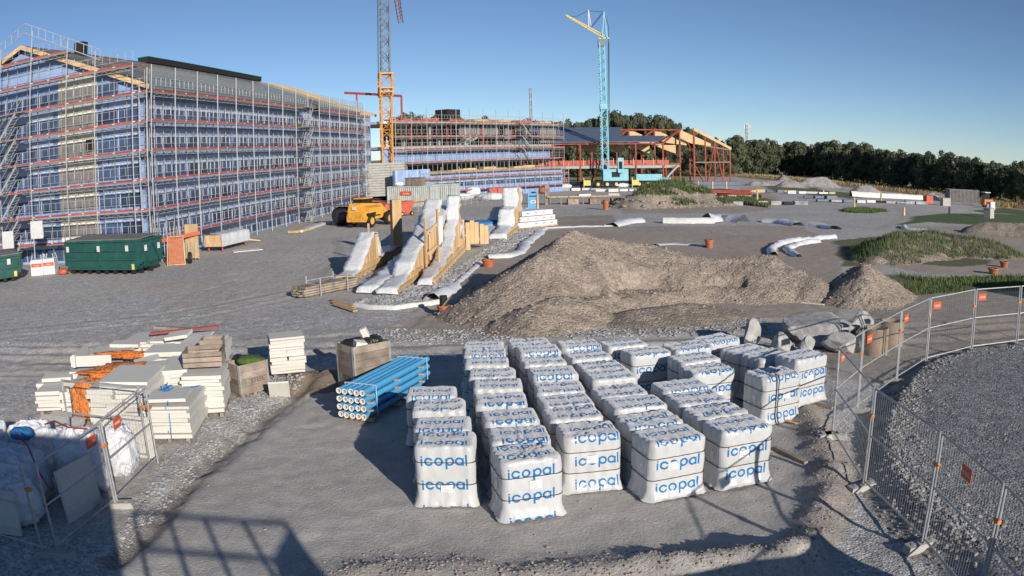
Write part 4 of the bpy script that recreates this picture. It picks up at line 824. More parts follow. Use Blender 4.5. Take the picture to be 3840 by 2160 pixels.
# ================================================================ LONG GABLED BUILDING
def panel(mb, P, u, z0, z1, s0, s1, nrm, th, mi=0):
    a = P + u * s0; c = P + u * s1; mb.prism([a + Vector((0, 0, z0)), c + Vector((0, 0, z0)), c + Vector((0, 0, z1)), a + Vector((0, 0, z1))], (0, 0, 0), -nrm * th, mi)
bl = thing('gabled_building', 'long blue foil clad building with a dark pitched roof', 'building', C0)
WF = -N1 * 1.35; LEN = 61.0; EA = 12.3
def rel(p): return Vector(p)
def bpart(name, mb, m, par=None): return part(name, mb, m, bl if par is None else par)
GO = U1 * 1.35                                  # gable wall plane offset
O = Vector((0, 0, 0)) + WF + GO                 # wall corner, local to C0
b = MB(); panel(b, O, U1, 0, EA, 0, LEN, N1, .3); wl = bpart('wall', b, MAT['foil'])
# gable wall with peak
GW = 24.6
b = MB(); P_ = [O, O + W1 * GW, O + W1 * GW + Vector((0, 0, EA)), O + W1 * GW / 2 + Vector((0, 0, 16.9)), O + Vector((0, 0, EA))]; b.prism(P_, U1 * .02, U1 * .3); bpart('gable_wall', b, MAT['foil'])
GN = -U1
PANE = {}
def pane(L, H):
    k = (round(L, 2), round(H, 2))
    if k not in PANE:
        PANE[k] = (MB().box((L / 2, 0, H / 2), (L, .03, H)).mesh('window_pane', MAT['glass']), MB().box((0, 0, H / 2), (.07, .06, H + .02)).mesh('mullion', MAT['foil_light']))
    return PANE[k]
rzf = math.atan2(U1.y, U1.x); rzg = math.atan2(W1.y, W1.x)
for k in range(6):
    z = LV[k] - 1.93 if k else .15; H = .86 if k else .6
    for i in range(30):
        L = 1.92; pn, mu = pane(L, H); p = O + U1 * (.5 + i * 2.0) + N1 * .02 + Vector((0, 0, z)); w_ = link('window', pn, bl, p, rzf); link('mullion', mu, w_, (-.04, -.01, 0))  # dark strip of the wall's banding, set by colour
    # pale band above each dark strip, set by its own material
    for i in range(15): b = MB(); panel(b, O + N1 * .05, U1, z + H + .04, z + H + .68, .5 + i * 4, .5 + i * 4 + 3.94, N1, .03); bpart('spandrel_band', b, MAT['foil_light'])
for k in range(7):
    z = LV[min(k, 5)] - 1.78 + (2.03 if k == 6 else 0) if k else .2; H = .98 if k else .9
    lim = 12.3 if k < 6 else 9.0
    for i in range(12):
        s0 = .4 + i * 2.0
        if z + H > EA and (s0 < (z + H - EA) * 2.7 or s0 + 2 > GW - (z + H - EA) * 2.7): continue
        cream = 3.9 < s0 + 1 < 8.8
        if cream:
            b = MB(); panel(b, O + GN * .05, W1, z, z + H, s0 + .02, s0 + 1.97, GN, .03, 0); panel(b, O + GN * .06, W1, z + H + .03, z + H + .85, s0 + .02, s0 + 1.97, GN, .03, 1)  # dark grey band under a cream band, set by colour
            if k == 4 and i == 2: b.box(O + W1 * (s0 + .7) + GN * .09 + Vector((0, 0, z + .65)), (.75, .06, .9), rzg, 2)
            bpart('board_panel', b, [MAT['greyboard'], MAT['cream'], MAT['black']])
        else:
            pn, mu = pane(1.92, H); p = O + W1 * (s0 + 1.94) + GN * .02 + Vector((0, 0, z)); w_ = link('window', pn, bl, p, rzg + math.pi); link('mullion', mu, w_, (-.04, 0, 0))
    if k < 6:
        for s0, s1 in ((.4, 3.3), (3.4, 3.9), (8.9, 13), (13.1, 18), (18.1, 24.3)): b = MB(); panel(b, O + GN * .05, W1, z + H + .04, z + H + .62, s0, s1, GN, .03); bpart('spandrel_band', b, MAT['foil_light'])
# roof: membrane on the near half, raw sheathing further on, bare rafters at the far end
RD = Vector((0, 0, 16.95 - EA)); OV = .75
def roofslab(name, s0, s1, m, th=.22, lift=0.0):
    ridge = O + W1 * GW / 2 + Vector((0, 0, 17.25 + lift)); eave = O - W1 * OV + Vector((0, 0, EA + .28 - (17.25 - EA) / (GW / 2) * OV * .9 + lift)); eav2 = O + W1 * (GW + OV) + Vector((0, 0, EA + .28 - .25 + lift))
    b = MB(); b.prism([eave + U1 * s0, ridge + U1 * s0, ridge + U1 * s1, eave + U1 * s1], (0, 0, 0), (0, 0, -th)); b.prism([ridge + U1 * s0, eav2 + U1 * s0, eav2 + U1 * s1, ridge + U1 * s1], (0, 0, -.002), (0, 0, -th)); return bpart(name, b, m), ridge, eave
rf, ridge, eave = roofslab('roof', -.55, 46.0, MAT['membrane']); MAT['osb'] = mat('roof_sheathing', (.46, .36, .20), .8, .2, .6)
roofslab('roof_sheathing', 46.02, 53, MAT['osb'], .2, -.03)
sl_ = (ridge - eave)
for i in range(11):                             # roof battens laid as loose lines
    f = .12 + .07 * i; b = MB(); s0 = random.uniform(2, 14); s1 = s0 + random.uniform(10, 26); p = eave + sl_ * f + Vector((0, 0, .03)); b.bar(p + U1 * s0, p + U1 * min(s1, 45), .10, .05); part('batten', b, MAT['timber_grey'], rf)
b = MB()
for a0, b0 in ((eave - U1 * .60, ridge - U1 * .60), (ridge - U1 * .60, O + W1 * (GW + OV) + Vector((0, 0, EA + .05)) - U1 * .60)): b.bar(a0 + Vector((0, 0, -.16)), b0 + Vector((0, 0, -.16)), .07, .34)
part('verge_board', b, MAT['timber'], rf)
b = MB().bar(eave + U1 * -.5 + Vector((0, 0, -.2)) - W1 * .05, eave + U1 * 53 + Vector((0, 0, -.2)) - W1 * .05, .08, .26); part('fascia', b, MAT['greyboard'], rf)
for i in range(11):
    s0 = 53.6 + i * .95; b = MB(); a0 = eave + U1 * s0 + W1 * .4 + Vector((0, 0, -.1)); r0 = ridge + U1 * s0 + Vector((0, 0, -.1)); b.bar(a0, r0, .09, .3); b.bar(r0, r0 + W1 * 6 - Vector((0, 0, 2.4)), .09, .3); b.bar(a0 + W1 * 3, a0 + W1 * 9, .08, .2); b.bar(a0 + W1 * 6 + Vector((0, 0, -.1)), a0 + sl_ * .5, .08, .16); bpart('roof_truss', b, MAT['timber'])
b = MB(); MAT['greenmetal'] = mat('green_roof_metal', (.02, .09, .075), .5, .2, 1)
for i in range(15): p = ridge + U1 * (20.6 + i * 2.0) + Vector((0, 0, .18)); b.box(p, (1.92, 1.2, .55), rzf, 0); b.box(p + Vector((0, 0, .30)), (2.0, 1.3, .08), rzf, 1)
part('ridge_vent', b, [MAT['black'], MAT['greenmetal']], rf)
b = MB().box(ridge + U1 * 6.2 - W1 * 1.6 + Vector((0, 0, -.15)), (.9, .9, 1.3), rzf); part('roof_duct', b, MAT['black'], rf)
# safety nets along the eave
netm, t = newmat('safety_net', .8); t.bs.inputs['Base Color'].default_value = (.30, .40, .46, 1); t.bs.inputs['Alpha'].default_value = .2; MAT['net'] = netm
for i in range(len(SF) - 1):
    if i in (9,): continue
    b = MB(); a0 = C0 + U1 * (SF[i] + .06) - N1 * .12; c0 = C0 + U1 * (SF[i + 1] - .06) - N1 * .12; z0, z1 = LV[5] + .2, LV[5] + 1.75
    b.prism([a0 + Vector((0, 0, z0)), c0 + Vector((0, 0, z0)), c0 + Vector((0, 0, z1)), a0 + Vector((0, 0, z1))], (0, 0, 0), -N1 * .01); o = part('safety_net', b, MAT['net']); o.parent = sc1; o.matrix_parent_inverse = (Matrix.Translation(C0) @ Matrix.Rotation(math.atan2(U1.y, U1.x), 4, 'Z')).inverted()

# ================================================================ SHELL BUILDING IN THE MIDDLE
A2 = Vector((-15.5, 113.0, 0)); B2 = Vector((9.8, 146.0, 0)); U2 = (B2 - A2).normalized(); L2 = (B2 - A2).length; N2 = Vector((U2.y, -U2.x, 0)); LV2 = [5.3, 7.15, 9.05, 11.2]
sc3 = scaffold('scaffold before the open concrete shell in the middle', A2, U2, list(np.linspace(0, L2, 14)), LV2, 13.2, z0=0)
stair(sc3, L2 * .735, L2 * .68, LV2, -.4)
mb_ = thing('shell_building', 'half open concrete shell building with blue lower walls', 'building', A2); O2 = -N1 * 0 - N2 * 1.35
def wbox(mb, s0, s1, y0, y1, z0, z1, mi=0, U=U2, N=N2, Oo=None):
    Oo = O2 if Oo is None else Oo; c = Oo + U * ((s0 + s1) / 2) - N * ((y0 + y1) / 2); mb.box((c.x, c.y, (z0 + z1) / 2), (s1 - s0, y1 - y0, z1 - z0), math.atan2(U.y, U.x), mi)
for z, m_ in ((4.85, 'conc'), (7.35, 'conc'), (10.95, 'white')):
    b = MB(); wbox(b, -1, L2 + .3, 0, 12, z, z + .38); part('slab', b, MAT[m_], mb_)
b = MB(); wbox(b, -1, L2 - 2, .3, .5, 5.25, 7.33); w2 = part('wall', b, MAT['foil'], mb_)
b = MB(); wbox(b, 4, L2 - 2, .22, .28, 6.45, 7.2); part('window_strip', b, MAT['glass'], mb_)  # shade on the wall's upper half, put in as a darker coloured strip
for i in range(12):
    b = MB(); wbox(b, 5 + i * 2.8, 5.14 + i * 2.8, .16, .27, 5.3, 6.45); part('stud', b, MAT['foil_light'], mb_)
b = MB(); wbox(b, 12, L2 - 1, 9, 9.3, 7.74, 10.94); wbox(b, 16, 25, .8, 1.0, 9.2, 10.94); wbox(b, 27.5, 29.5, .8, 1.1, 7.74, 10.94); wbox(b, L2 - 5, L2, .3, .6, 8.0, 10.94); part('inner_wall', b, MAT['conc_dark'], mb_)
for i in range(11):
    for y_ in (.6, 6):
        b = MB(); wbox(b, 1 + i * 4, 1.3 + i * 4, y_, y_ + .3, 7.74, 10.94); part('column', b, MAT['rust' if i % 2 else 'conc'], mb_)
b = MB(); wbox(b, 0, L2, -.06, -.02, 10.9, 11.35); part('slab_edge', b, MAT['white'], mb_)
for i in range(7):
    b = MB(); wbox(b, 2 + i * 5.9, 5.5 + i * 5.9, .8, 3, 11.35, 11.35 + random.choice((.3, .5, .35))); part('stacked_formwork', b, MAT[random.choice(('skipred', 'rust', 'timber', 'skipred'))], mb_)
b = MB(); wbox(b, 13.5, 16.5, 1, 3.5, 11.35, 13.3); part('stair_head', b, MAT['black'], mb_)
b = MB(); p = O2 + U2 * (L2 * .42) - N2 * 2
for i in range(2):
    q0 = O2 + U2 * (L2 * .40 + i * 1.6) - N2 * 2.0 + Vector((0, 0, 7.75)); b.bar(q0, q0 + U2 * 4.5 + Vector((0, 0, 1.9)), 1.0, .3)
part('concrete_stair', b, MAT['conc'], mb_)
b = MB(); wbox(b, -1, L2 - 3, 6, 6.3, 0, 4.84); part('rear_wall', b, MAT['conc_dark'], mb_)
# red steel portal on the roof and slender uprights
b = MB(); q0 = AY(1292, 348, 118); q1 = AY(1505, 360, 116)
b.bar(q0, q1, .3, .35); b.bar(q1, Vector((q1.x, q1.y, 11.3)), .26); q2 = AY(1337, 352, 117); b.bar(q2, Vector((q2.x, q2.y, 12)), .22); tag(part('steel_portal', b, MAT['rust']), 'red steel portal beam standing above the roofs', 'beam')
# low annex in front
A3 = Vector((-11.6, 110.3, 0)); B3 = Vector((9.4, 130.6, 0)); U3 = (B3 - A3).normalized(); L3 = (B3 - A3).length; N3 = Vector((U3.y, -U3.x, 0))
sc4 = scaffold('low scaffold along the blue annex with the flat roof', A3, U3, list(np.linspace(0, L3, 10)), [1.2, 3.0], 4.6)
an = thing('flat_roof_annex', 'low blue annex with a bare brown flat roof', 'building', A3); O3 = -N3 * 1.35
def abox(mb, *a, mi=0): wbox(mb, *a, mi, U3, N3, O3)
b = MB(); abox(b, 2, L3, 0, .25, 0, 3.55); part('wall', b, MAT['foil'], an)
for i in range(13):
    for z, h in ((.3, .0), (1.35, .55), (2.95, .5)):
        if h:
            b = MB(); abox(b, 2.3 + i * 2.05, 4.25 + i * 2.05, -.05, -.02, z + .45, z + .45 + h); part('window', b, MAT['glass'], an)
    b = MB(); abox(b, 2.2 + i * 2.05, 2.32 + i * 2.05, -.09, -.02, .25, 2.6); part('stud', b, MAT['foil_light'], an)
b = MB(); abox(b, 2, L3, -.12, -.04, 2.35, 2.75); part('spandrel_band', b, MAT['foil_light'], an)
MAT['brownroof'] = mat('bare_board_roof', (.34, .27, .19), .85, .25, .5, dirt=.5, dirtcol=(.22, .18, .14))
b = MB(); abox(b, 1.5, L3 + .4, -.4, 9.5, 3.62, 3.92); part('roof', b, MAT['brownroof'], an)
b = MB(); abox(b, -4, 2, -.5, .0, 1.4, 4.4); part('bay_wall', b, MAT['foil'], an)
for i in range(4):
    b = MB(); abox(b, -3.9 + i * 1.75, -3.7 + i * 1.75, -.58, -.5, 1.45, 4.3); part('stud', b, MAT['foil_light'], an)
for i in range(6):
    b = MB(); abox(b, 8 + i * 3.1, 10.5 + i * 3.1, 2 + i % 2, 3.2 + i % 2, 3.92, 4.05 + .12 * (i % 3)); part('board_pile', b, MAT['timber'], an)

# ================================================================ STEEL HALL
H = thing('steel_hall', 'red steel framed hall with a dark sheet roof, unfinished', 'building', (0, 0, 0))
E1 = Vector((.80, -.60, 0)); E2 = Vector((.46, .888, 0)); F0 = Vector((27.6, 146.0, 0))   # F0: front post of the end frame
def hp(i, s_, z): return F0 - Vector((1, .03, 0)) * (5.0 * i) + E2 * s_ + Vector((0, 0, z))
for i in range(5):
    for s_, z in ((0, 7.75), (6.2, 4.0), (11.5, 10.6), (19, 7.3)):
        if s_ == 6.2: z = 3.6
        b = MB().bar(hp(i, s_, 0), hp(i, s_, z), .26); part('post', b, MAT['rust'], H)
    b = MB().bar(hp(i, 0, 7.75), hp(i, 11.5, 10.6), .26, .3).bar(hp(i, 11.5, 10.6), hp(i, 19, 7.3), .26, .3); part('rafter', b, MAT['rust'], H)
    if i < 3:
        q0 = hp(i, 11.7, 0); b = MB(); b.prism([q0 + Vector((0, .2, 8.9)), q0 + Vector((0, .2, 10.6)), q0 + Vector((6.6, 1.5, 7.9)), q0 + Vector((6.6, 1.5, 7.4)), q0 + Vector((2.4, .7, 7.9))], (0, 0, 0), (0, .25, 0)); part('timber_gusset', b, MAT['clt'], H)
    q0 = hp(i, 5, 0); b = MB(); b.prism([q0 + Vector((-3.2, 0, 7.5)), q0 + Vector((1.0, 0, 7.5)), q0 + Vector((1.0, 0, 5.9)), q0 + Vector((-1, 0, 6.6))], (0, 0, 0), (0, .25, 0)); part('timber_gusset', b, MAT['clt'], H)
for s_, z in ((0, 7.7), (0, 4.0), (11.5, 10.5), (11.5, 4.0)):
    b = MB().bar(hp(4.6, s_, z), hp(0, s_, z), .2, .24); part('beam', b, MAT['rust'], H)
b = MB(); b.prism([hp(3.2, -.6, 7.95), hp(.15, -.6, 7.95), hp(.15, 4.2, 9.1), hp(3.2, 4.2, 9.1)], (0, 0, 0), (0, 0, .12)); b.prism([hp(6.0, -.6, 7.95), hp(3.2, -.6, 7.95), hp(3.2, 11.5, 10.85), hp(6.0, 11.5, 10.85)], (0, 0, 0), (0, 0, .12)); b.prism([hp(3.2, 4.2, 9.1), hp(1.85, 4.2, 9.1), hp(2.3, 11.5, 10.85), hp(3.2, 11.5, 10.85)], (0, 0, .002), (0, 0, .12)); part('roof', b, MAT['steelblue'], H)
b = MB(); b.prism([hp(5.5, 0, 3.3), hp(0, 0, 3.3), hp(0, 11, 3.3), hp(5.5, 11, 3.3)], (0, 0, 0), (0, 0, .5)); part('floor_slab', b, MAT['conc'], H)
for i in range(11):
    b = MB(); p = hp(i * .5, -.1, 0); b.box((p.x, p.y, 4.3), (2.2, .06, .9)); part('edge_barrier', b, MAT['skipred'], H)
for i in range(16): b = MB(); p = hp(i * .36, -.2, 0); b.tube((p.x, p.y, 3.8), (p.x, p.y, 5.1), .05, 5); part('barrier_post', b, MAT['white'], H)
b = MB(); p = hp(-.1, 1, 0); b.bar(p + Vector((-2, -1, 0)), p + Vector((1.5, -1, 3.6)), 1.2, .3); part('stair', b, MAT['conc'], H)
TR = thing('steel_truss_frame', 'free standing red steel frame with a timber top beam', 'steel frame', (0, 0, 0)); T0 = Vector((34.2, 149.5, 0)); T1 = Vector((43.4, 157.5, 0)); td = T1 - T0
for f, z in ((0, 10.4), (.30, 9.4), (.56, 8.5), (.80, 7.7), (1.0, 7.0)):
    part('post', MB().bar(T0 + td * f, T0 + td * f + Vector((0, 0, z - .2)), .26 if f else .32), MAT['rust'], TR)
part('brace', MB().bar(T0 + td * .33, T0 + td * .56 + Vector((0, 0, 8.3)), .24), MAT['rust'], TR); part('brace', MB().bar(T0 + td * .80, T0 + td * .58 + Vector((0, 0, 8.3)), .24), MAT['rust'], TR); part('brace', MB().bar(T0 + td * .28, T0 + td * .02 + Vector((0, 0, 3.6)), .2), MAT['rust'], TR)
part('top_beam', MB().bar(T0 - td * .01 + Vector((0, 0, 10.45)), T1 + td * .02 + Vector((0, 0, 6.95)), .4, .5), MAT['clt'], TR); part('rail', MB().bar(T0 + Vector((0, 0, 4.3)), T1 + Vector((0, 0, 4.3)), .14), MAT['steel'], TR); part('rail', MB().bar(T0 + td * .3 + Vector((0, 0, 7.4)), T1 + Vector((0, 0, 6.7)), .14), MAT['steel'], TR)
for f in (0, .33, .8, 1): part('footing', MB().box(T0 + td * f + Vector((0, 0, .2)), (.9, .9, .45)), MAT['conc'], TR)

# ================================================================ CRANES
def lattice(mb, c, z0, z1, w_, pitch, rc=.09, rb=.045, mi=0, rz=.3):
    ca, sa = math.cos(rz), math.sin(rz); cs = [Vector((c[0] + (x * ca - y * sa) * w_ / 2, c[1] + (x * sa + y * ca) * w_ / 2, 0)) for x, y in ((-1, -1), (1, -1), (1, 1), (-1, 1))]
    for p in cs: mb.bar(p + Vector((0, 0, z0)), p + Vector((0, 0, z1)), rc * 2, None, mi)
    n = max(1, round((z1 - z0) / pitch))
    for k in range(n):
        a = z0 + (z1 - z0) * k / n; b_ = z0 + (z1 - z0) * (k + 1) / n
        for i in range(4):
            p, q = cs[i], cs[(i + 1) % 4]
            if (k + i) % 2: p, q = q, p
            mb.tube(p + Vector((0, 0, a)), q + Vector((0, 0, b_)), rb, 4, mi); mb.tube(p + Vector((0, 0, b_)), q + Vector((0, 0, b_)), rb * .8, 4, mi) if k % 2 else None
K = G(1457, 758); KY = K.y
cr = thing('orange_tower_crane', 'tower crane with orange lower mast on stacked concrete ballast', 'crane', K)
def wz(py): return AY(1457, py, KY).z
zb0, zb1 = .95, wz(609); zs_ = np.linspace(zb0, zb1, 14)
for k in range(13):
    b = MB().box((0, 0, (zs_[k] + zs_[k + 1]) / 2), (5.05 + random.uniform(-.06, .06), 4.4, zs_[k + 1] - zs_[k] - .035), .05)
    for x in (-1.15, .85): b.box((x, -2.22, (zs_[k] + zs_[k + 1]) / 2), (.22, .08, zs_[k + 1] - zs_[k] - .04), .05)
    part('ballast_block', b, MAT['conc'], cr)
b = MB()
for x in (-2, 2):
    for y_ in (-2, 2): b.box((x, y_, .3), (.9, .9, .6)); b.bar((0, 0, .8), (x, y_, .55), .35)
b.box((0, 0, .8), (4.6, .5, .3)); part('undercarriage', b, MAT['black'], cr)
b = MB(); lattice(b, (0, 0), zb1 - .2, wz(360), 1.45, 1.25, .085, .05); part('lower_mast', b, MAT['crane_orange'], cr)
b = MB(); lattice(b, (0, 0), wz(362), wz(276), 1.75, 1.6, .09, .06)
for z in (wz(276), wz(330), wz(345)): b.box((0, 0, z), (1.95, 1.95, .18), .3)
part('climbing_frame', b, MAT['crane_orange'], cr)
zt_ = wz(-60); b = MB(); lattice(b, (0, 0), wz(276), zt_, 1.15, 1.15, .075, .05); part('upper_mast', b, MAT['crane_teal'], cr)
b = MB(); b.path([(-.95, -.3, wz(276)), (-.95, -.3, zt_)], .05, 4); part('ladder', b, MAT['black'], cr)
j1 = AY(1503, 86, 190) - K; j0 = Vector((0.3, 1, j1.z)); jd = (j1 - j0); b = MB(); sx_ = Vector((jd.y, -jd.x, 0)).normalized() * .55
for o_ in (-sx_, sx_): b.bar(j0 + o_, j1 + o_, .14)
b.bar(j0 + Vector((0, 0, 1.1)), j1 + Vector((0, 0, 1.1)), .14)
for k in range(34):
    p = j0 + jd * (k / 34); q = j0 + jd * ((k + 1) / 34); s_ = sx_ if k % 2 else -sx_; b.tube(p + s_, q - s_, .05, 4); b.tube(p + s_, q + Vector((0, 0, 1.1)), .045, 4); b.tube(p - s_, q + Vector((0, 0, 1.1)), .045, 4)
part('jib', b, MAT['jib'], cr)
# pale blue mobile tower crane
Q = G(2288, 703); QY = Q.y; c2 = thing('blue_mobile_crane', 'pale blue mobile tower crane with folded yellow jib', 'crane', Q)
def q_(px, py): return AY(px, py, QY) - Q
mx = q_(2264, 400).x; b = MB(); lattice(b, (mx, 0), 2.6, q_(2264, 400).z, 1.05, .95, .085, .05, 0, .1); part('lower_mast', b, MAT['crane_blue'], c2)
b = MB(); lattice(b, (mx - .05, 0), q_(2264, 400).z, q_(2264, 160).z, .85, .8, .075, .045, 0, .1); b.box((mx - .05, 0, q_(2264, 400).z), (1.3, 1.2, .9)); part('upper_mast', b, MAT['crane_blue'], c2)
b = MB(); b.box((mx - .05, 0, q_(2264, 162).z), (1.2, 1.0, 1.0)); part('slew_head', b, MAT['crane_teal'], c2)
b = MB(); a0, a1_, a2 = q_(2258, 140), q_(2265, 44), q_(2277, 143)
for y_ in (-.35, .35): b.bar(a0 + Vector((0, y_, 0)), a1_, .16); b.bar(a2 + Vector((0, y_, 0)), a1_, .14)
part('tower_peak', b, MAT['crane_blue'], c2)
b = MB(); j0, j1 = q_(2262, 142), q_(2121, 59); d_ = (j1 - j0); up = Vector((-d_.z, 0, d_.x)).normalized() * -.0 + Vector((.25, 0, .45))
for y_ in (-.3, .3): b.bar(j0 + Vector((0, y_, 0)), j1 + Vector((0, y_, 0)), .14)
b.bar(j0 + up, j1 + up * .4, .14)
for k in range(13):
    p = j0 + d_ * (k / 13); q = j0 + d_ * ((k + 1) / 13); u0 = up * (1 - .6 * k / 13)
    for y_ in (-.3, .3): b.bar(p + Vector((0, y_, 0)), q + u0, .07); b.bar(p + u0, p + Vector((0, y_, 0)), .06)
part('jib', b, MAT['yellow_paint'], c2)
b = MB(); k0, k1 = q_(2208, 98), q_(2207, 37); b.bar(k0, k1, .16); b.bar(k0 + Vector((.4, 0, .1)), k1, .1); part('jib_strut', b, MAT['white'], c2)
b = MB()
for a, c in (((2121, 59), (2160, 62)), ((2160, 62), (2207, 40)), ((2207, 40), (2265, 45)), ((2221, 100), (2262, 48)), ((2216, 102), (2258, 48)), ((2265, 45), (2283, 100)), ((2283, 100), (2282, 143)), ((2284, 160), (2286, 430))): b.tube(q_(*a), q_(*c), .04, 4)
b.tube(q_(2281, 145), q_(2280, 430), .07, 5); part('stay_rope', b, MAT['black'], c2)
b = MB().bar(q_(2245, 143), q_(2284, 143), .25); part('pivot_beam', b, MAT['yellow_paint'], c2)
b = MB().box((0.9, 0, 2.2), (4.4, 2.4, 2.0)).box((1.7, -1.25, 3.9), (.95, .8, 2.6)); part('counterweight', b, MAT['crane_blue'], c2)
part('cab_window', MB().box((1.7, -1.67, 3.9), (.6, .04, 1.3)), MAT['glassdark'], c2); part('dark_recess', MB().box((.9, -1.22, 2.3), (1.4, .06, .9)), MAT['black'], c2)
b = MB().box((1.5, 0, .85), (13.5, 2.2, .5)); part('chassis', b, MAT['black'], c2)
b = MB().box((6.8, 0, 1.75), (4.6, 2.2, 1.1)).box((9.6, 0, 1.5), (2.2, 2.0, .4)); part('engine_house', b, MAT['crane_blue'], c2)
wt = MB().lathe([(.3, -.2), (.58, -.2), (.62, -.1), (.62, .1), (.58, .2), (.3, .2)], 16).mesh('tyre', MAT['black']); wr_ = MB().lathe([(.0, -.16), (.3, -.16), (.3, .16), (0, .16)], 12).mesh('rim', MAT['yellow_paint'])
for x in (-2.2, -.6, 1.0, 5.0, 6.6): w_ = link('wheel', wt, c2, (x, -1.0, .62), (R(90), 0, 0)); link('rim', wr_, w_)
for x in (-4.2, 4.2): part('outrigger_pad', MB().box((x, -1.9, .9), (1.2, .1, .9)).box((x - .55, -1.9, .9), (.12, .12, 1.8)), MAT['yellow_paint'], c2)
# slim masts on the skyline
for px, top, base, Y, lab in ((1993, 330, 470, 420, 'slender lattice radio mast behind the shell building'), (2803, 465, 560, 420, 'small telecom mast above the tree row')):
    p = AY(px, base, Y); zt_ = AY(px, top, Y).z; b = MB(); lattice(b, (0, 0), -p.z, zt_ - p.z, 1.0, 2.0, .14, .09)
    if px > 2500:
        for a in (-1.6, 0, 1.6): b.box((a, 0, zt_ - p.z - 1.2), (.35, .35, 2.4))
        b.bar((-1.7, 0, zt_ - p.z - 1.5), (1.7, 0, zt_ - p.z - 1.5), .25)
    tag(part('radio_mast', b, MAT['steel'], None, p), lab, 'mast')
# ================================================================ SKIPS, BAGS AND TOOLS BY THE LEFT BUILDING
def skip_container(label, p, rz, L, W_, Hh):
    root = thing('skip_container', label, 'skip', (p[0], p[1], 0), rz)
    b = MB(); s0 = .25; h = W_ / 2
    prof = [(-L / 2 + .35, .28), (L / 2 - .35, .28), (L / 2, .75), (L / 2, Hh), (-L / 2, Hh), (-L / 2, .75)]
    b.prism([(x, -h, z) for x, z in prof], (0, 0, 0), (0, W_, 0)); part('body', b, MAT['green'], root)
    b = MB()
    for z in (.35, .95, 1.5, Hh - .06):
        b.box((0, -h - .05, z), (L - (.6 if z < .5 else .06), .1, .12))
    for x in (-L / 2 + .06, 0, L / 2 - .06): b.box((x, -h - .06, Hh / 2 + .25), (.14, .12, Hh - .55))
    for y_ in np.linspace(-h + .1, h - .1, 3): b.box((L / 2 + .05, y_, Hh / 2 + .3), (.1, .14, Hh - .7))
    b.box((L / 2 + .05, 0, Hh - .06), (.12, W_ + .1, .14)); part('rib', b, MAT['green'], root)
    b = MB()
    for i in range(8): b.box((-L / 2 + .6 + i * (L - 1.2) / 7, -h + .1, .18), (.3, .15, .2))
    for y_ in (-.5, .5): b.box((0, y_, .12), (L - .6, .14, .22))
    part('skid', b, MAT['black'], root)
    part('lid', MB().prism([(-L / 2, -h - .04, Hh + .005), (L / 2, -h - .04, Hh + .005), (L / 2, h, Hh + .12), (-L / 2, h, Hh + .12)], (0, 0, 0), (0, 0, .06)), MAT['greyboard'], root)
    for x in (-L / 2 + .35, -.05, L / 2 - .9): part('white_plate', MB().box((x, -h - .13, Hh * .76), (.26, .02, .36)), MAT['white'], root)
    s_ = part('sign', MB().box((.62, -h - .13, Hh * .79), (.72, .02, .44)), MAT['greenmetal'], root)
    for y_ in (-.6, .75): part('white_plate', MB().box((L / 2 + .13, y_, Hh * .73), (.02, .26, .36)), MAT['white'], root)
    b = MB().bar((L / 2 + .14, -h + .3, .5), (L / 2 + .14, .1, Hh - .2), .1).bar((L / 2 + .14, .1, Hh - .2), (L / 2 + .14, h - .3, .6), .1).box((L / 2 + .15, -h + .25, 1.0), (.14, .2, .5)); part('hook_frame', b, MAT['green'], root)
    part('hazard_plate', MB().box((L / 2 - .45, -h - .13, .5), (.22, .02, .34)), MAT['yellow_paint'], root)
    return root
p0, p1 = G(262, 1028), G(515, 1030); mid = (p0 + p1) / 2; d = p1 - p0; rz = math.atan2(d.y, d.x); nn = Vector((-d.y, d.x, 0)).normalized()
skip_container('dark green lidded skip standing before the gable scaffold', mid + nn * 1.2, rz, d.length + .5, 2.4, 2.15)
p0, p1 = G(-190, 1092), G(60, 1050); d = p1 - p0; rz = math.atan2(d.y, d.x); nn = Vector((-d.y, d.x, 0)).normalized(); skip_container('dark green skip cut by the left edge of the picture', (p0 + p1) / 2 + nn * .6, rz, d.length + .6, 2.3, 1.75)
def big_bag(label, p, s):
    root = thing('big_bag', label, 'big bag', (p[0], p[1], 0), .25); b = MB().box((0, 0, .55), (.95, .95, 1.05)); o = part('sack', b, MAT['bag'], root)
    for v in o.data.vertices: v.co.x *= 1 + .06 * math.sin(v.co.z * 9 + s)
    sg = part('print', MB().box((0, -.485, .72), (.86, .01, .24)), MAT['signred'], root); link('lettering', text_mesh('renta', .2, 'white'), sg, (0, -.495, .72), (R(90), 0, 0))
    for x in (-.42, .42):
        for y_ in (-.42, .42): part('loop', MB().tube((x, y_, 1.05), (x * .8, y_ * .8, 1.4), .025, 5), MAT['bag'], root)
big_bag('white big bag with orange print, left of two', G(148, 1032), 0); big_bag('white big bag with orange print, right of two by the skip', G(192, 1027), 2)
blob('red_bucket', 'red plastic bucket lying beside the green skip', tuple(G(237, 1030)), (.75, .6, .42), 'skipred', 2, 'bucket', .03)
wb = thing('wheelbarrow', 'brown wheelbarrow tipped up on end by the scaffold', 'wheelbarrow', G(662, 995), .25)
part('tray', MB().prism([(-.55, 0, .1), (.55, 0, .1), (.48, .25, 1.75), (-.48, .25, 1.75)], (0, 0, 0), (0, .16, .02)), MAT['clay'], wb); b = MB()
for x in (-.62, .62): b.tube((x, -.05, 0), (x * .86, .2, 1.85), .04, 6)
b.tube((-.56, .2, 1.85), (.56, .2, 1.85), .04, 6); b.tube((-.62, -.05, .05), (.62, -.05, .05), .04, 6); part('frame', b, MAT['timber'], wb); w_ = link('wheel', wt, wb, (.9, .4, .4), (0, R(90), 0), (.6, .6, .6)); link('rim', wr_, w_)
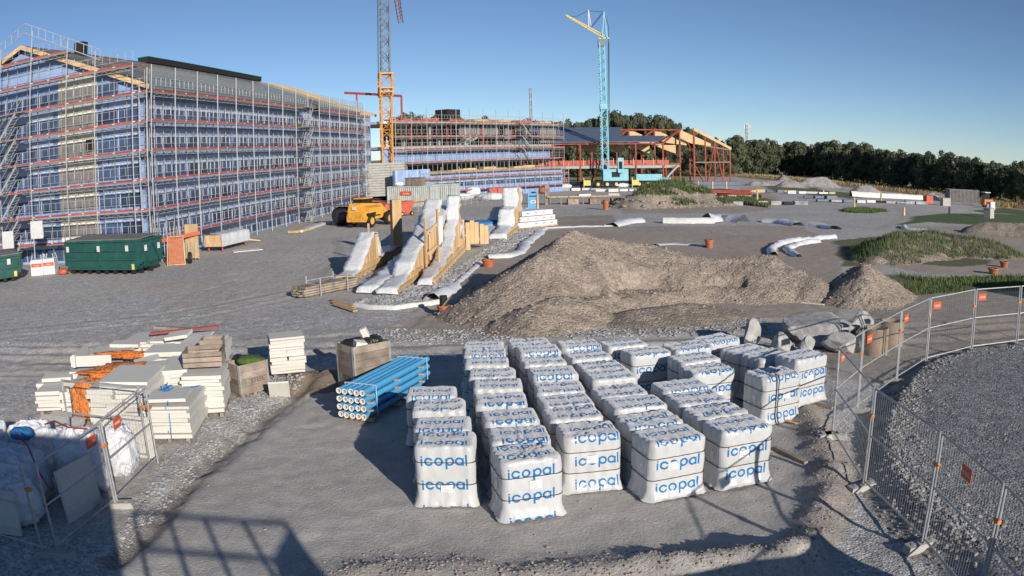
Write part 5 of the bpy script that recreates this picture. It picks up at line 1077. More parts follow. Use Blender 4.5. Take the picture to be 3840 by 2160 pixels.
for px, py, lab in ((30, 900, 'white notice board on the left scaffold, lower one'), (138, 862, 'white notice board beside the scaffold stair')):
    p = AY(px, py, 49.5); tag(part('notice_board', MB().box((0, 0, 0), (1.15, .06, 1.25)), MAT['white'], None, p), lab, 'notice board')
# tarpaulin pack on red trestles
def tarp_pack(label, a, c, wid, z0, z1, name='wrapped_pack'):
    a = Vector(a); c = Vector(c); d = c - a; L = d.length; rz = math.atan2(d.y, d.x); root = thing(name, label, 'wrapped pack', (a.x, a.y, 0), rz)
    nx, ny = 26, 12; x = np.linspace(0, L, nx); prof = [(-.5, z0), (-.53, z0 * .6 + z1 * .4), (-.5, z1 - .06), (-.42, z1), (-.2, z1 + .02), (.2, z1 + .02), (.42, z1), (.5, z1 - .06), (.53, z0 * .6 + z1 * .4), (.5, z0)]
    V = np.array([(xx, p_[0] * wid, p_[1]) for xx in x for p_ in prof]); k = len(prof); N = fbm(V[:, 0] * 2.2 + a.x, V[:, 1] * 2 + V[:, 2] * 3, 4, 5); V[:, 1] += N * .16; V[:, 2] += N * .14 * (V[:, 2] > z0 + .01); F = [(i * k + j, (i + 1) * k + j, (i + 1) * k + j + 1, i * k + j + 1) for i in range(nx - 1) for j in range(k - 1)]
    link('tarpaulin', npmesh('tarpaulin', V, F, MAT['tarp'], True), root); part('load', MB().box((L / 2, 0, (z0 + z1) / 2), (L - .06, wid * .92, z1 - z0 - .06)), MAT['timber'], root); return root, L
r_, L_ = tarp_pack('white tarpaulin covered pack on red trestles by the scaffold', G(800, 945), G(905, 918), 1.5, .35, 1.25); b = MB()
for s_ in (.4, L_ - .4):
    b = MB()
    for y_ in (-.6, .6): b.bar((s_, y_, 0), (s_, y_, .4), .08)
    b.bar((s_, -.7, .36), (s_, .7, .36), .08); part('trestle', b, MAT['skipred'], r_)
slab('white sheet lying on gravel near the tarpaulin pack', tuple(G(925, 938, .05)), (2.2, 1.3, .05), (0, 0, .5), 'sheet', 'white', 'sheet')
plank('long pole leaning behind the tarpaulin pack', tuple(G(860, 890, .6)), tuple(G(975, 902, .1)), .12, .1, 'timber', 'pole', 'pole')
plank('grey decking board lying along the scaffold foot', tuple(G(1120, 868, .12)), tuple(G(1220, 835, .12)), .7, .2, 'white', 'board', 'board'); plank('yellow timber board end on the grey decking board', tuple(G(1095, 870, .15)), tuple(G(1145, 860, .15)), .9, .22, 'timber', 'board', 'board')
bb = thing('site_entrance_barrier', 'red and grey barrier gate at the corner of the building', 'barrier', C0); part('red_board', MB().bar((.2, -.6, 1.45), (3.3, .4, 1.85), .06, .25), MAT['skipred'], bb); part('timber_panel', MB().box((2.6, .5, 1.3), (1.0, .08, 2.3)), MAT['timber'], bb); b = MB()
for i in range(14): b.tube((.1 + i * .23, -.5 + i * .07, .1), (.1 + i * .23, -.5 + i * .07, 2.4 if i < 9 else 1.3), .03, 5)
part('bars', b, MAT['alu'], bb)

# ================================================================ TELEHANDLER
tp = G(1338, 856); TH = thing('telehandler', 'yellow telehandler with a dark cab, seen from behind', 'telehandler', tp, -R(24)); Y = MAT['yellow']
# local: +y forward, x right
part('chassis', MB().box((.1, 1.9, .95), (1.1, 4.2, .55)).box((.1, .2, 1.15), (1.7, .8, .6)), Y, TH)
part('engine_cover', MB().prism([(.25, .4, 1.1), (1.15, .4, 1.1), (1.15, .4, 1.75), (.55, .4, 1.9), (.25, .4, 1.9)], (0, 0, 0), (0, 2.2, 0)), Y, TH)
part('counterweight', MB().prism([(-.95, -.15, .55), (1.0, -.15, .55), (1.1, -.1, .95), (.9, 0, 1.3), (-.3, 0, 2.2), (-.75, 0, 2.2), (-1.0, -.1, 1.0)], (0, 0, 0), (0, .55, 0)), Y, TH)
part('cab', MB().prism([(-1.1, 1.2, 1.0), (-.15, 1.2, 1.0), (-.15, 1.3, 2.5), (-1.05, 1.3, 2.5)], (0, 0, 0), (0, 1.5, 0)), MAT['glassdark'], TH); part('cab_roof', MB().box((-.6, 2.05, 2.55), (1.05, 1.65, .1)), Y, TH)
b = MB()
for x in (-1.08, -.14):
    for y_ in (1.25, 2.7): part('cab_post', MB().bar((x, y_, 1.0), (x, y_, 2.52), .09), MAT['black'], TH)
part('boom', MB().bar((.15, .2, 2.0), (.15, 3.6, 1.75), .38, .42), Y, TH); part('boom_head', MB().bar((.15, 3.6, 1.75), (.15, 4.7, 1.0), .32, .36), Y, TH); part('boom_cover', MB().bar((.15, .6, 2.25), (.15, 3.2, 2.04), .3, .1), MAT['black'], TH)
part('fork_carriage', MB().box((.1, 4.85, .8), (1.5, .12, .9)).box((-.4, 5.4, .3), (.14, 1.1, .08)).box((.6, 5.4, .3), (.14, 1.1, .08)), MAT['black'], TH)
part('warning_triangle', MB().prism([(-.28, -.17, .78), (.12, -.17, .78), (-.08, -.17, 1.14)], (0, 0, 0), (0, -.02, 0)), MAT['signred'], TH); part('plate', MB().box((-.1, -.17, 1.78), (.5, .02, .3)), MAT['white'], TH)
tw = MB().lathe([(.32, -.2), (.5, -.2), (.58, -.14), (.6, 0), (.58, .14), (.5, .2), (.32, .2)], 20)
for i in range(20): a = 6.283 * i / 20; tw.box((.6 * math.cos(a), .6 * math.sin(a), .08 if i % 2 else -.08), (.06, .1, .2), a)
twm = tw.mesh('tyre', MAT['black']); trm = MB().lathe([(0, -.12), (.2, -.16), (.34, -.2), (.34, .2), (.2, .16), (0, .12)], 18).mesh('rim', Y)
for x, y_ in ((1.0, .75), (-1.0, .75), (1.0, 3.7), (-1.0, 3.7)): w_ = link('wheel', twm, TH, (x, y_, .6), (0, R(90), 0), (1, 1, 1)); link('rim', trm, w_)
part('fender', MB().prism([(.75, .1, 1.05), (1.2, .1, 1.05), (1.2, .25, 1.3), (.75, .25, 1.3)], (0, 0, 0), (0, 1.2, .05)), MAT['black'], TH)
blob('black_skip_bag', 'black rubbish skip left of the telehandler', tuple(G(1285, 845)), (1.9, 1.6, 1.75), 'blacksack', 8, 'skip', .08, -.1, 24); slab('grey lid board on the black rubbish skip', tuple(G(1285, 845)) [:2] + (1.85,), (2.2, 1.7, .08), (0, 0, -.3), 'lid', 'greyboard', 'lid')
for i, (px, py, lab) in enumerate([(1435, 802, 'red tilting site skip nearest the telehandler'), (1476, 820, 'red tilting site skip behind the timber post'), (1512, 808, 'red tilting site skip at the end of the barriers')]):
    p = G(px, py); r_ = thing('tilting_skip', lab, 'skip', p, -.3 + .5 * i); b = MB().prism([(-.9, -.7, .3), (.5, -.7, .3), (1.0, -.7, 1.5 if i else .9), (-.9, -.7, 1.5)], (0, 0, 0), (0, 1.4, 0)); part('tub', b, MAT['skipred'], r_); b = MB().box((0, 0, .2), (1.6, 1.1, .12)); part('frame', b, MAT['skipred'], r_)
    for x in (-.6, .6): w_ = link('wheel', wt, r_, (x, -.75, .22), (R(90), 0, 0), (.35, .35, .6)); link('rim', wr_, w_)
def barrier_run(label, pts, h=1.05, step=2.2, m='steel', red=False, name='site_barrier'):
    P = [Vector(p) for p in pts]; r_ = thing(name, label, 'barrier', (0, 0, 0)); k = 0
    for a, c in zip(P[:-1], P[1:]):
        n = max(1, round((c - a).length / step))
        for i in range(n):
            p = a + (c - a) * (i / n); q = a + (c - a) * ((i + .96) / n); b = MB()
            for z in (.15, h): b.tube(p + Vector((0, 0, z)), q + Vector((0, 0, z)), .03, 5)
            for j in range(9): u_ = p + (q - p) * (j / 8); b.tube(u_ + Vector((0, 0, .15 if 0 < j < 8 else 0)), u_ + Vector((0, 0, h)), .035 if j in (0, 8) else .014, 4)
            part('barrier_panel', b, MAT[m], r_)
            if red: part('red_rail', MB().bar(p + Vector((0, 0, h + .05)), q + Vector((0, 0, h + .05)), .06, .12), MAT['skipred'], r_)
    return r_
barrier_run('orange topped barriers between red skips and grey container', [G(1525, 803), G(1612, 790)], 1.1, 2.4, 'steel', True); barrier_run('steel barriers in front of the blue annex', [G(1690, 780), G(1745, 772), G(1850, 752)], 1.15, 2.2); barrier_run('steel barriers behind the red skips', [G(1390, 785), G(1470, 790), G(1525, 800)], 1.1, 2.2)
# grey shipping containers
def container(label, p, rz, L, W_, Hh, m='container', doors=True, sign=True):
    r_ = thing('shipping_container', label, 'container', (p[0], p[1], fall(p[0])), rz); b = MB(); h = W_ / 2; n = int(L / .28)
    for s_ in (-1, 1):
        pts = []
        for i in range(n):
            x = -L / 2 + .1 + i * (L - .2) / n; dx = (L - .2) / n; y_ = s_ * (h - .02); yi = s_ * (h - .09)
            pts += [(x, y_), (x + dx * .4, y_), (x + dx * .5, yi), (x + dx * .9, yi)]
        b.add([(x, y_, z) for z in (.15, Hh - .1) for x, y_ in pts], [(i, i + 1, len(pts) + i + 1, len(pts) + i) for i in range(len(pts) - 1)])
    part('side_wall', b, MAT[m], r_); b = MB()
    for x in (-L / 2 + .06, L / 2 - .06):
        for y_ in (-h + .06, h - .06): b.box((x, y_, Hh / 2), (.14, .14, Hh))
    for z in (.1, Hh - .05):
        for y_ in (-h + .06, h - .06): b.box((0, y_, z), (L - .2, .12, .14))
        for x in (-L / 2 + .06, L / 2 - .06): b.box((x, 0, z), (.12, W_ - .2, .14))
    part('frame', b, MAT[m], r_); part('roof', MB().box((0, 0, Hh - .06), (L - .25, W_ - .25, .04)), MAT[m], r_); part('floor', MB().box((0, 0, .14), (L - .25, W_ - .25, .06)), MAT['black'], r_)
    for y_ in (-h / 2, h / 2):
        dr = part('door', MB().box((L / 2 - .02, y_, Hh / 2), (.05, h - .12, Hh - .3)), MAT[m], r_)
        for k in (-.25, .25): part('lock_rod', MB().tube((L / 2 + .04, y_ + k, .2), (L / 2 + .04, y_ + k, Hh - .2), .025, 5), MAT['steel'], dr)
    part('end_wall', MB().box((-L / 2 + .06, 0, Hh / 2), (.05, W_ - .2, Hh - .2)), MAT[m], r_)
    if sign: s_ = part('sign', MB().box((-.4, -h - .02, Hh * .66), (1.5, .03, .5)), MAT['signred'], r_); link('lettering', text_mesh('renta', .42, 'white'), s_, (-.4, -h - .04, Hh * .66), (R(90), 0, 0))
    return r_
ca0, ca1 = G(1495, 762), G(1617, 776); d = ca1 - ca0; rz = R(-22); e = Vector((math.cos(rz), math.sin(rz), 0)); fN = Vector((-e.y, e.x, 0)); c_ = ca1 - e * 3.05 + fN * 1.22
container('pale grey corrugated container with an orange sign by the crane', c_, rz, 6.1, 2.44, 2.55); container('second pale grey container, only its doors in view', c_ + fN * 3.0 + e * 1.3, rz, 6.1, 2.44, 2.55, sign=False)
p = c_ + e * .3; tag(part('timber_crate', MB().box((0, 0, .5), (2.2, 1.2, .9)).box((0, 0, .99), (2.3, 1.3, .08)), MAT['timber_grey'], None, (p.x, p.y, 2.55), rz), 'brown timber crate on the container roof', 'crate'); blob('white_sack', 'white and yellow bundle on the container roof', (p.x - 2.0, p.y + .2, 2.55), (1.2, .9, .6), 'bag', 22, 'bundle', .2)

# ================================================================ TIMBER PACKS UNDER WHITE SHEETS
def pack(label, a, c, wid, prof, bare=False, wrapto=1.0, zoff=.12):
    """a: front end, c: back end on the ground; prof: (fraction, height) of the upper side"""
    a = Vector(a); c = Vector(c); d = c - a; L = d.length; rz = math.atan2(d.y, d.x); r_ = thing('timber_pack', label, 'timber pack', (a.x, a.y, 0), rz, 'timber packs under white sheets')
    fr = np.array([p_[0] for p_ in prof]); hz_ = np.array([p_[1] for p_ in prof]); w2 = wid / 2
    part('base_element', MB().prism([(0, -w2 + .05, zoff)] + [(f * L, -w2 + .05, max(zoff + .02, min(.5, z - .03))) for f, z in prof] + [(L, -w2 + .05, zoff)], (0, 0, 0), (0, wid - .1, 0)), MAT['clt'], r_)
    x_ = .05
    while x_ < .97:
        wd_ = random.uniform(.22, .45) / L; z0_ = float(np.interp(x_, fr, hz_)); z1_ = float(np.interp(min(1, x_ + wd_), fr, hz_)); o_ = random.uniform(.02, .16); part('timber_element', MB().prism([(x_ * L, -w2 + o_, zoff), ((x_ + wd_) * L, -w2 + o_, zoff), ((x_ + wd_) * L, -w2 + o_, max(.3, z1_ - .05)), (x_ * L, -w2 + o_, max(.3, z0_ - .05))], (0, 0, 0), (0, wid - o_ - .08, 0)), MAT['clt'], r_); x_ += wd_ + random.choice((.01, .02, .3 / L))
    b = MB()
    for i in range(max(2, int(L / .9))): b.box((.3 + i * .9, 0, zoff / 2), (.12, wid + .1, zoff))
    b.bar((0, -w2, zoff + .05), (L, -w2, zoff + .05), .08, .16); part('bearer', b, MAT['timber'], r_)
    s_ = np.concatenate([np.linspace(f0, f1, 14, endpoint=False) for f0, f1 in zip(fr[:-1], fr[1:])] + [[fr[-1]]]); zz = np.interp(s_, fr, hz_); s_ = np.concatenate([[-.03, -.025], s_]); zz = np.concatenate([[.04, zz[0] * .8], zz])
    cr = [(-1.06, -.5), (-1.04, -.22), (-1.0, 0), (-.5, .02), (0, .0), (.5, .02), (1.0, 0), (1.05, -.6), (1.08, -1.2)]
    if bare: cr = [(-1.0, -.06), (-.98, 0), (-.5, .02), (0, .0), (.5, .02), (1.0, 0), (1.03, -.3)]
    k = len(cr); V = []
    for f, z in zip(s_, zz):
        if f > wrapto: continue
        for y_, dz in cr: V.append((f * L, y_ * w2, max(.03, z + dz * max(.25, min(1, z)))))
    V = np.array(V); m_ = len(V) // k; N = fbm(V[:, 0] * 1.6 + a.x * 3, V[:, 1] * 1.8 + V[:, 2] * 2.2, 4, 7); N2_ = fbm(V[:, 0] * .8, V[:, 1] * 6 + V[:, 2], 3, 9); V[:, 2] = np.maximum(.02, V[:, 2] + .16 * N + .07 * N2_ + .05 * np.abs(fbm(V[:, 0] * 4, V[:, 1] * 5 + V[:, 2] * 3, 3, 13))); V[:, 1] += .34 * N + .12 * np.sign(V[:, 1]) * np.abs(fbm(V[:, 0] * 3.1, V[:, 2] * 3, 3, 17)); V[:, 0] += .12 * N2_
    link('white_sheet', npmesh('white_sheet', V, [(i * k + j, (i + 1) * k + j, (i + 1) * k + j + 1, i * k + j + 1) for i in range(m_ - 1) for j in range(k - 1)], MAT['tarp'], True), r_); return r_
pack('foremost small timber pack rising to a wedge, beside the thin stick', G(1275, 1065), G(1480, 955), .95, [(0, .2), (.18, .35), (.28, 1.0), (.46, 2.0), (.52, 1.9), (.54, .55), (1, .6)], True)
pack('low white sheeted pack between the two tallest packs', G(1385, 1098), G(1560, 1000), 1.0, [(0, .35), (.3, .45), (.6, .75), (1, .9)])
pack('tallest timber pack in front, ski jump shaped, ribs showing at right', G(1455, 1102), G(1640, 975), .95, [(0, .3), (.22, .45), (.28, .95), (.55, 1.75), (.80, 2.5), (.96, 3.55), (1, 3.5)], True)
pack('slim timber pack curving up to a tall wrapped board', G(1600, 1068), G(1730, 935), .72, [(0, .35), (.30, .55), (.50, 1.0), (.70, 2.3), (.76, 3.6), (.80, 3.65), (.83, 1.0), (1, .9)], True)
pack('white sheeted pack with a grey top behind the tallest pack', G(1620, 985), G(1690, 900), 1.3, [(0, 2.6), (.3, 2.9), (1, 2.9)])
pack('far timber pack with a square wrapped tower', G(1870, 895), G(1960, 830), 1.2, [(0, .4), (.25, .6), (.3, 1.8), (.42, 1.9), (.48, 3.3), (.62, 3.3), (.64, 1.2), (1, 1.2)], True)
pack('far lower sheet in front of the square wrapped tower', G(1790, 905), G(1880, 850), 1.2, [(0, .3), (.5, .5), (.8, 1.2), (1, 1.6)])
def leaning_sheet(label, p, rz): return tag(part('wrapped_board', MB().box((0, 0, 1.1), (.9, .12, 2.4)), MAT['tarp'], None, (p.x, p.y, 0), (0, R(-22), rz)), label, 'wrapped board')
leaning_sheet('white wrapped board leaning like a sail at the far end', G(1945, 850), .3)
r_ = thing('lumber_stack', 'printed white wrapped lumber bundles stacked at the far end', 'lumber stack', G(1990, 850), R(42))
for k in range(3):
    for j in range(2): o_ = part('bundle', MB().box((0, j * 1.0 - .4, .28 + k * .45), (4.6 - k * .6, .95, .40), random.uniform(-.04, .04)), MAT['tarp'], r_)
    for i in range(5): part('print_mark', MB().box((-2 + i * .9, -.885, .30 + k * .45), (.24, .04, .05)), MAT['greyboard'], r_)
part('bearer', MB().box((0, 0, .05), (4.6, 1.8, .1)), MAT['timber'], r_)
r_ = thing('upright_planks', 'row of raw planks standing upright behind the slim pack', 'planks', G(1770, 935), R(30))
for i in range(8): part('plank', MB().box((-1.3 + i * .34, .05 * (i % 3), 1.1 - .08 * (i % 4)), (.3, .1, 2.5 - .3 * i * .8 if i < 4 else 1.9 - .1 * i)), MAT['clt'], r_)
tp_ = G(1490, 955); tag(part('timber_post', MB().box((0, 0, 1.75), (.62, .45, 3.4)).box((0, -.1, .06), (1.3, 1.0, .12)), MAT['timber'], None, tp_, .5), 'thick upright timber post between the packs', 'post')
p = G(1387, 985); tag(part('stake', MB().box((0, 0, 1.15), (.12, .12, 2.3)), MAT['timber'], None, p, .3), 'thin wooden stake behind the foremost pack', 'stake')
r_ = thing('timber_stand', 'bare timber rib frame standing on the tallest pack', 'timber stand', G(1600, 1030), R(55))
for x, z in ((0, 2.6), (1.0, 3.0)): part('stud', MB().box((x, 0, z / 2 + .3), (.1, .1, z)), MAT['timber'], r_)
for z in (1.0, 2.1): part('brace', MB().bar((0, 0, z), (1.0, 0, z + .45), .1, .12), MAT['timber'], r_)
blob('blue_sheet', 'crumpled dark blue sheet between the far packs', tuple(G(1820, 870)), (2.6, 1.6, .9), 'rope', 31, 'sheet', .3); blob('blue_sheet', 'small blue sheet left of the slim pack', tuple(G(1665, 895)), (1.4, .9, 1.1), 'rope', 33, 'sheet', .25)
r_ = thing('board_bundle', 'bundle of grey boards strapped between steel stakes', 'board bundle', G(1125, 1108), 0); a, c = G(1122, 1118), G(1318, 1078); d = c - a; rz = math.atan2(d.y, d.x); r_.location = (a.x, a.y, 0); r_.rotation_euler = (0, 0, rz)
for k in range(4):
    for j in range(4): part('board', MB().box((d.length / 2 + random.uniform(-.15, .15), j * .2 - .3, .12 + k * .11), (d.length, .18, .09)), MAT['timber_grey'], r_)
b = MB()
for s_ in (.9, 2.6):
    for y_ in (-.5, .5): b.tube((s_, y_, 0), (s_, y_, .85), .03, 6)
    b.tube((s_, -.5, .5), (s_, .5, .5), .025, 6)
b.tube((.9, .5, .62), (2.6, .5, .62), .025, 6); part('stake_frame', b, MAT['alu'], r_)
for i in range(3): plank(['upper', 'middle', 'lower'][i] + ' of three short brown planks by the white hose', tuple(G(1245 + i * 5, 1122 + i * 9, .1)), tuple(G(1320 + i * 6, 1150 + i * 8, .06)), .2, .06, 'timber', group='three short brown planks')

# ================================================================ GROUND FABRIC, WELLS, PEGS
def strip(label, px, wid, hgt=.12, name='white_fabric_strip', cat='fabric', m='tarp', seed=0, z=0.0, rough=.6):
    P = np.array([(p.x, p.y) for p in GP(px)]); L = np.concatenate([[0], np.cumsum(np.hypot(*np.diff(P, axis=0).T))]); n = max(8, int(L[-1] / max(.15, wid * .4))); u_ = np.linspace(0, L[-1], n)
    x = np.interp(u_, L, P[:, 0]); y = np.interp(u_, L, P[:, 1]); tx = np.gradient(x); ty = np.gradient(y); l_ = np.hypot(tx, ty) + 1e-9; nx_, ny_ = -ty / l_, tx / l_; cr = [(-.5, .0), (-.42, .55), (-.15, .95), (.12, 1.0), (.4, .6), (.5, .0)]; V = []
    w1 = 1 + rough * 1.6 * fbm(u_ * 1.3 / wid * .5 + seed, u_ * 0 + seed, 3, seed); o1 = wid * rough * 1.2 * fbm(u_ * .7 / wid * .5, u_ * 0 + seed + 5, 3, seed + 2)
    for f, h in cr:
        hh = hgt * h * (1 + rough * 2.5 * fbm(u_ * 2.2 / wid * .5 + f * 3, u_ * 0 + f * 4 + seed, 3, seed)); xx = x + nx_ * (wid * f * w1 + o1); yy = y + ny_ * (wid * f * w1 + o1); V.append(np.stack([xx, yy, ground_h(xx, yy) + np.maximum(hh, 0) + .008 + z], 1))
    k = len(cr); V = np.stack(V, 1).reshape(-1, 3); return tag(link(name, npmesh(name, V, [(i * k + j, (i + 1) * k + j, (i + 1) * k + j + 1, i * k + j + 1) for i in range(n - 1) for j in range(k - 1)], MAT[m], True)), label, cat)
strip('white plastic hose curving along the stone edge to the well', [(1330, 1150), (1400, 1160), (1480, 1162), (1570, 1150), (1648, 1138)], .22, .18, 'white_hose', 'hose', 'white', 1, 0, .1)
strip('crumpled white fabric around the well pipe in front', [(1625, 1128), (1660, 1105), (1690, 1085)], .8, .3, seed=2); strip('white fabric edge running up from the front well', [(1690, 1090), (1730, 1050), (1775, 1010), (1800, 985)], .35, .12, seed=3)
strip('white fabric edge behind the mound, left part', [(1830, 970), (1900, 965), (1945, 950), (1960, 930), (2000, 895), (2040, 862)], .7, .2, seed=4); strip('flat white fabric line along the far sand edge', [(2040, 858), (2180, 851), (2300, 848)], .5, .1, seed=5)
strip('folded white sheet at the corner of the far sand edge', [(2290, 850), (2340, 838), (2400, 832)], 1.3, .35, seed=6); strip('straight white pipe along the far sand edge', [(2487, 837), (2580, 838), (2680, 838)], .5, .5, 'white_pipe', 'pipe', 'white', 7, 0, .05)
strip('billowing white sheet after the straight white pipe', [(2650, 832), (2700, 826), (2790, 834)], 1.7, .6, seed=8); strip('white sheet strip by the bend of the road', [(2870, 832), (2930, 836), (2990, 848)], 1.2, .35, seed=9); strip('white sheet at the end of the road bend', [(3040, 845), (3090, 852), (3125, 862)], 1.2, .3, seed=10)
strip('outer white fabric of the curved drain', [(2900, 958), (2893, 940), (2920, 918), (2980, 905), (3060, 897), (3130, 893)], .55, .25, seed=11); strip('inner white fabric of the curved drain', [(2995, 965), (2965, 948), (2950, 936), (2985, 920), (3070, 908)], .5, .22, seed=12)
strip('long white pipe lying by the gravel heaps at right', [(3190, 736), (3260, 740), (3350, 744), (3440, 748), (3515, 750)], 1.0, .8, 'white_pipe', 'pipe', 'white', 13, 0, .12)
strip('white fabric along the trench below the lawn', [(3385, 850), (3400, 862), (3470, 868), (3560, 885), (3640, 905)], .6, .2, seed=14); strip('white fabric patch in the sandy hollow', [(2460, 920), (2520, 915), (2610, 918), (2650, 925)], .7, .08, seed=15); slab('white block beside the trench below the lawn', tuple(G(3555, 908, .25)), (1.2, .7, .5), (0, 0, .3), 'white_block', 'white', 'block')
def well(label, p, r, h, cap=None):
    r_ = thing('drain_well', label, 'well', on(p)); part('collar', MB().lathe([(r * .82, -.05), (r * .82, h * .25), (r * .86, h * .3), (r * .86, h * .6), (r * .95, h * .7), (r * .95, h), (r * .75, h), (r * .75, h * .4)], 22), MAT['clay'], r_, None, None, True)
    if cap: part('riser_pipe', MB().lathe([(r * .62, h * .4), (r * .62, h + cap), (r * .52, h + cap), (r * .52, h * .5)], 18), MAT['black'], r_, None, None, True)
    part('rim', MB().lathe([(r * .7, h + .02), (r * 1.08, h + .02), (r * 1.08, h - .05), (r * .9, h - .05)], 22), MAT['clay'], r_, None, None, True); return r_
well('front terracotta drain well with a black riser pipe', G(1665, 1182), .24, .36, .40); well('terracotta drain well at the shaded foot of the mound', G(1832, 1000), .36, .38); well('small terracotta well on the sand flat', G(2660, 928), .30, .5); well('terracotta drain well by the dry gravel road', G(2272, 786), .34, 1.0); well('terracotta well half buried at far right', G(3725, 1028), .34, .3); well('small terracotta well beside the half buried one', G(3765, 1003), .3, .3)
plank('dark board leaning at the front well', tuple(G(1660, 1150, .35)), tuple(G(1690, 1112, .75)), .1, .05)
for i, (px, py, ty, lab) in enumerate([(2840, 760, 715, 'pale peg near the grass island'), (3088, 722, 712, 'pale peg by the gravel heaps'), (3203, 778, 740, 'pale peg beside the small oval grass'), (3304, 757, 725, 'pale peg with a dark cap by the long pipe'), (3390, 808, 778, 'short pale peg at the lawn corner'), (3560, 802, 775, 'dark peg on the lawn edge'), (3703, 805, 755, 'tall pale peg at the right of the lawn'), (2017, 790, 728, 'tall wooden peg beside the blue sign')]):
    p = G(px, py); h = AY(px, ty, p.y).z; tag(part('survey_peg', MB().box((0, 0, h / 2), (.2, .2, h)), MAT['ink' if 'dark peg' in lab else 'timber'], None, p), lab, 'peg', 'survey pegs')
r_ = thing('site_sign', 'blue site sign box behind the lumber stack', 'sign', G(2000, 790), .1); part('panel', MB().box((0, 0, .95), (1.15, .3, 1.8)), MAT['signblue'], r_); part('print', MB().box((0, -.16, 1.55), (.9, .012, .14)), MAT['ink'], r_); part('print', MB().box((0, -.16, .95), (.55, .012, .3)), MAT['white'], r_); part('print', MB().box((0, -.17, .95), (.35, .012, .14)), MAT['signred'], r_)

# ================================================================ STORES AND LITTER IN THE BACKGROUND
def pile(name, label, p, items, cat, rz=0): 
    r_ = thing(name, label, cat, (p.x, p.y, p.z), rz)
    for nm, c, d_, m_, a in items: part(nm, MB().box(c, d_, a), MAT[m_], r_)
    return r_
p = G(2090, 768); it = [('bench_top', (i * 2.6, 0, .95), (2.5, 1.1, .12), 'timber', 0) for i in range(5)] + [('leg', (i * 1.3 - .9, -.4, .45), (.12, .12, .9), 'timber_grey', 0) for i in range(10)] + [('box', (1.8 + i * 2.6, -.2, .35), (1.3, .8, .65), 'timber_grey', .1) for i in range(4)] + [('post', (-1.2, 0, 1.2), (.5, .4, 2.4), 'timber_grey', 0), ('sheet', (3.2, 0, 1.1), (1.6, .5, .2), 'white', .3), ('sheet', (6.8, 0, 1.1), (1.2, .5, .25), 'white', -.3)]
pile('carpentry_bench', 'row of site-built timber benches before the grassy mound', p, it, 'bench', R(4))
p = G(2560, 712); it = [('bundle', (k * 2.4 - 2.4, 0, .5 + j * .6), (2.2, 1.3, .55), 'steelblue', 0) for k in range(4) for j in range(2)] + [('strap', (-3.5 + k * 2.4, -.68, .8), (.25, .05, 1.2), 'timber', 0) for k in range(4)]
pile('sheet_stack', 'stack of blue grey roof sheets under the steel frame', G(2640, 712), it, 'sheet stack')
pile('white_big_bag', 'white and blue sack left of the sheet stack', G(2560, 708), [('sack', (0, 0, .9), (1.6, 1.2, 1.1), 'white', .2), ('base', (0, 0, .2), (1.7, 1.3, .4), 'signblue', .2)], 'sack')
r_ = thing('rebar_stack', 'rusty brown stack of reinforcing steel beyond the mound', 'rebar', G(2690, 735), -.05); b = MB()
for i in range(30): b.bar((-5, random.uniform(-1, 1), random.uniform(.1, 1.0)), (5, random.uniform(-1, 1), random.uniform(.1, 1.0)), .1)
part('bars', b, MAT['rust'], r_)
for i, (px, py, n, lab) in enumerate([(2900, 722, 7, 'long low row of blue grey pipes and packs on the gravel'), (3060, 728, 5, 'pale bundles at the end of the pipe row'), (3090, 745, 3, 'dark sheet bundle on the gravel road'), (3195, 760, 5, 'blue grey bundles left of the pegs'), (2790, 742, 4, 'black drain pipes beside the grass island'), (3390, 765, 5, 'dark rubber mat roll along the gravel'), (2900, 768, 6, 'dark stone edging around the grass island'), (2350, 718, 5, 'white sheets and boards near the blue crane'), (2150, 715, 6, 'grey scaffold frames lying by the annex corner')]):
    it = []
    for k in range(n):
        m_ = random.choice((['steelblue', 'white', 'steelblue', 'timber'], ['white', 'tarp', 'timber'], ['black', 'steelblue'], ['steelblue', 'white', 'alu'], ['black', 'black', 'white'], ['black', 'stone'], ['stone', 'black', 'white'], ['white', 'tarp', 'timber'], ['alu', 'steel', 'white'])[i]); it.append(('piece', (k * 1.7 - n * .8, random.uniform(-.5, .5), .22), (random.uniform(1.0, 2.0), random.uniform(.5, 1.1), random.uniform(.2, .5)), m_, random.uniform(-.2, .2)))
    pile('stored_material', lab, G(px, py), it, 'stored material', random.uniform(-.1, .1))
p = G(1885, 745); r_ = thing('rubble_skip', 'small red open skip in front of the annex', 'skip', p, .2); part('tub', MB().prism([(-1.6, -.8, .15), (1.6, -.8, .15), (2.0, -.8, 1.5), (-2.0, -.8, 1.5)], (0, 0, 0), (0, 1.7, 0)), MAT['skipred'], r_); [part('rib', MB().box((x, -.84, .8), (.12, .08, 1.3)), MAT['rust'], r_) for x in (-.8, .8)]
for i, (px, py, dx, m_, lab) in enumerate([(1730, 752, 3.6, 'tarp', 'white sheet heap at the left of the annex'), (1775, 742, 2.2, 'bag', 'upright white sack in front of the annex'), (1845, 752, 4.0, 'tarp', 'long white sheet lying right of the barriers'), (1935, 738, 2.2, 'rope', 'blue sheet right of the red skip'), (1850, 742, 2.0, 'rope', 'blue sheet left of the red skip'), (2000, 722, 3.2, 'tarp', 'white sheeted pile beyond the red skip'), (2095, 710, 4.6, 'tarp', 'large white roll of sheeting at the annex corner'), (2040, 726, 1.8, 'clay', 'brown box pile near the annex corner'), (2330, 703, 3.5, 'bag', 'white beam under the blue crane')]):
    blob('sheeted_pile', lab, tuple(G(px, py)), (dx, 1.4, 1.0 if i != 1 else 1.6), m_, 40 + i, 'pile', .15, .05, 22)
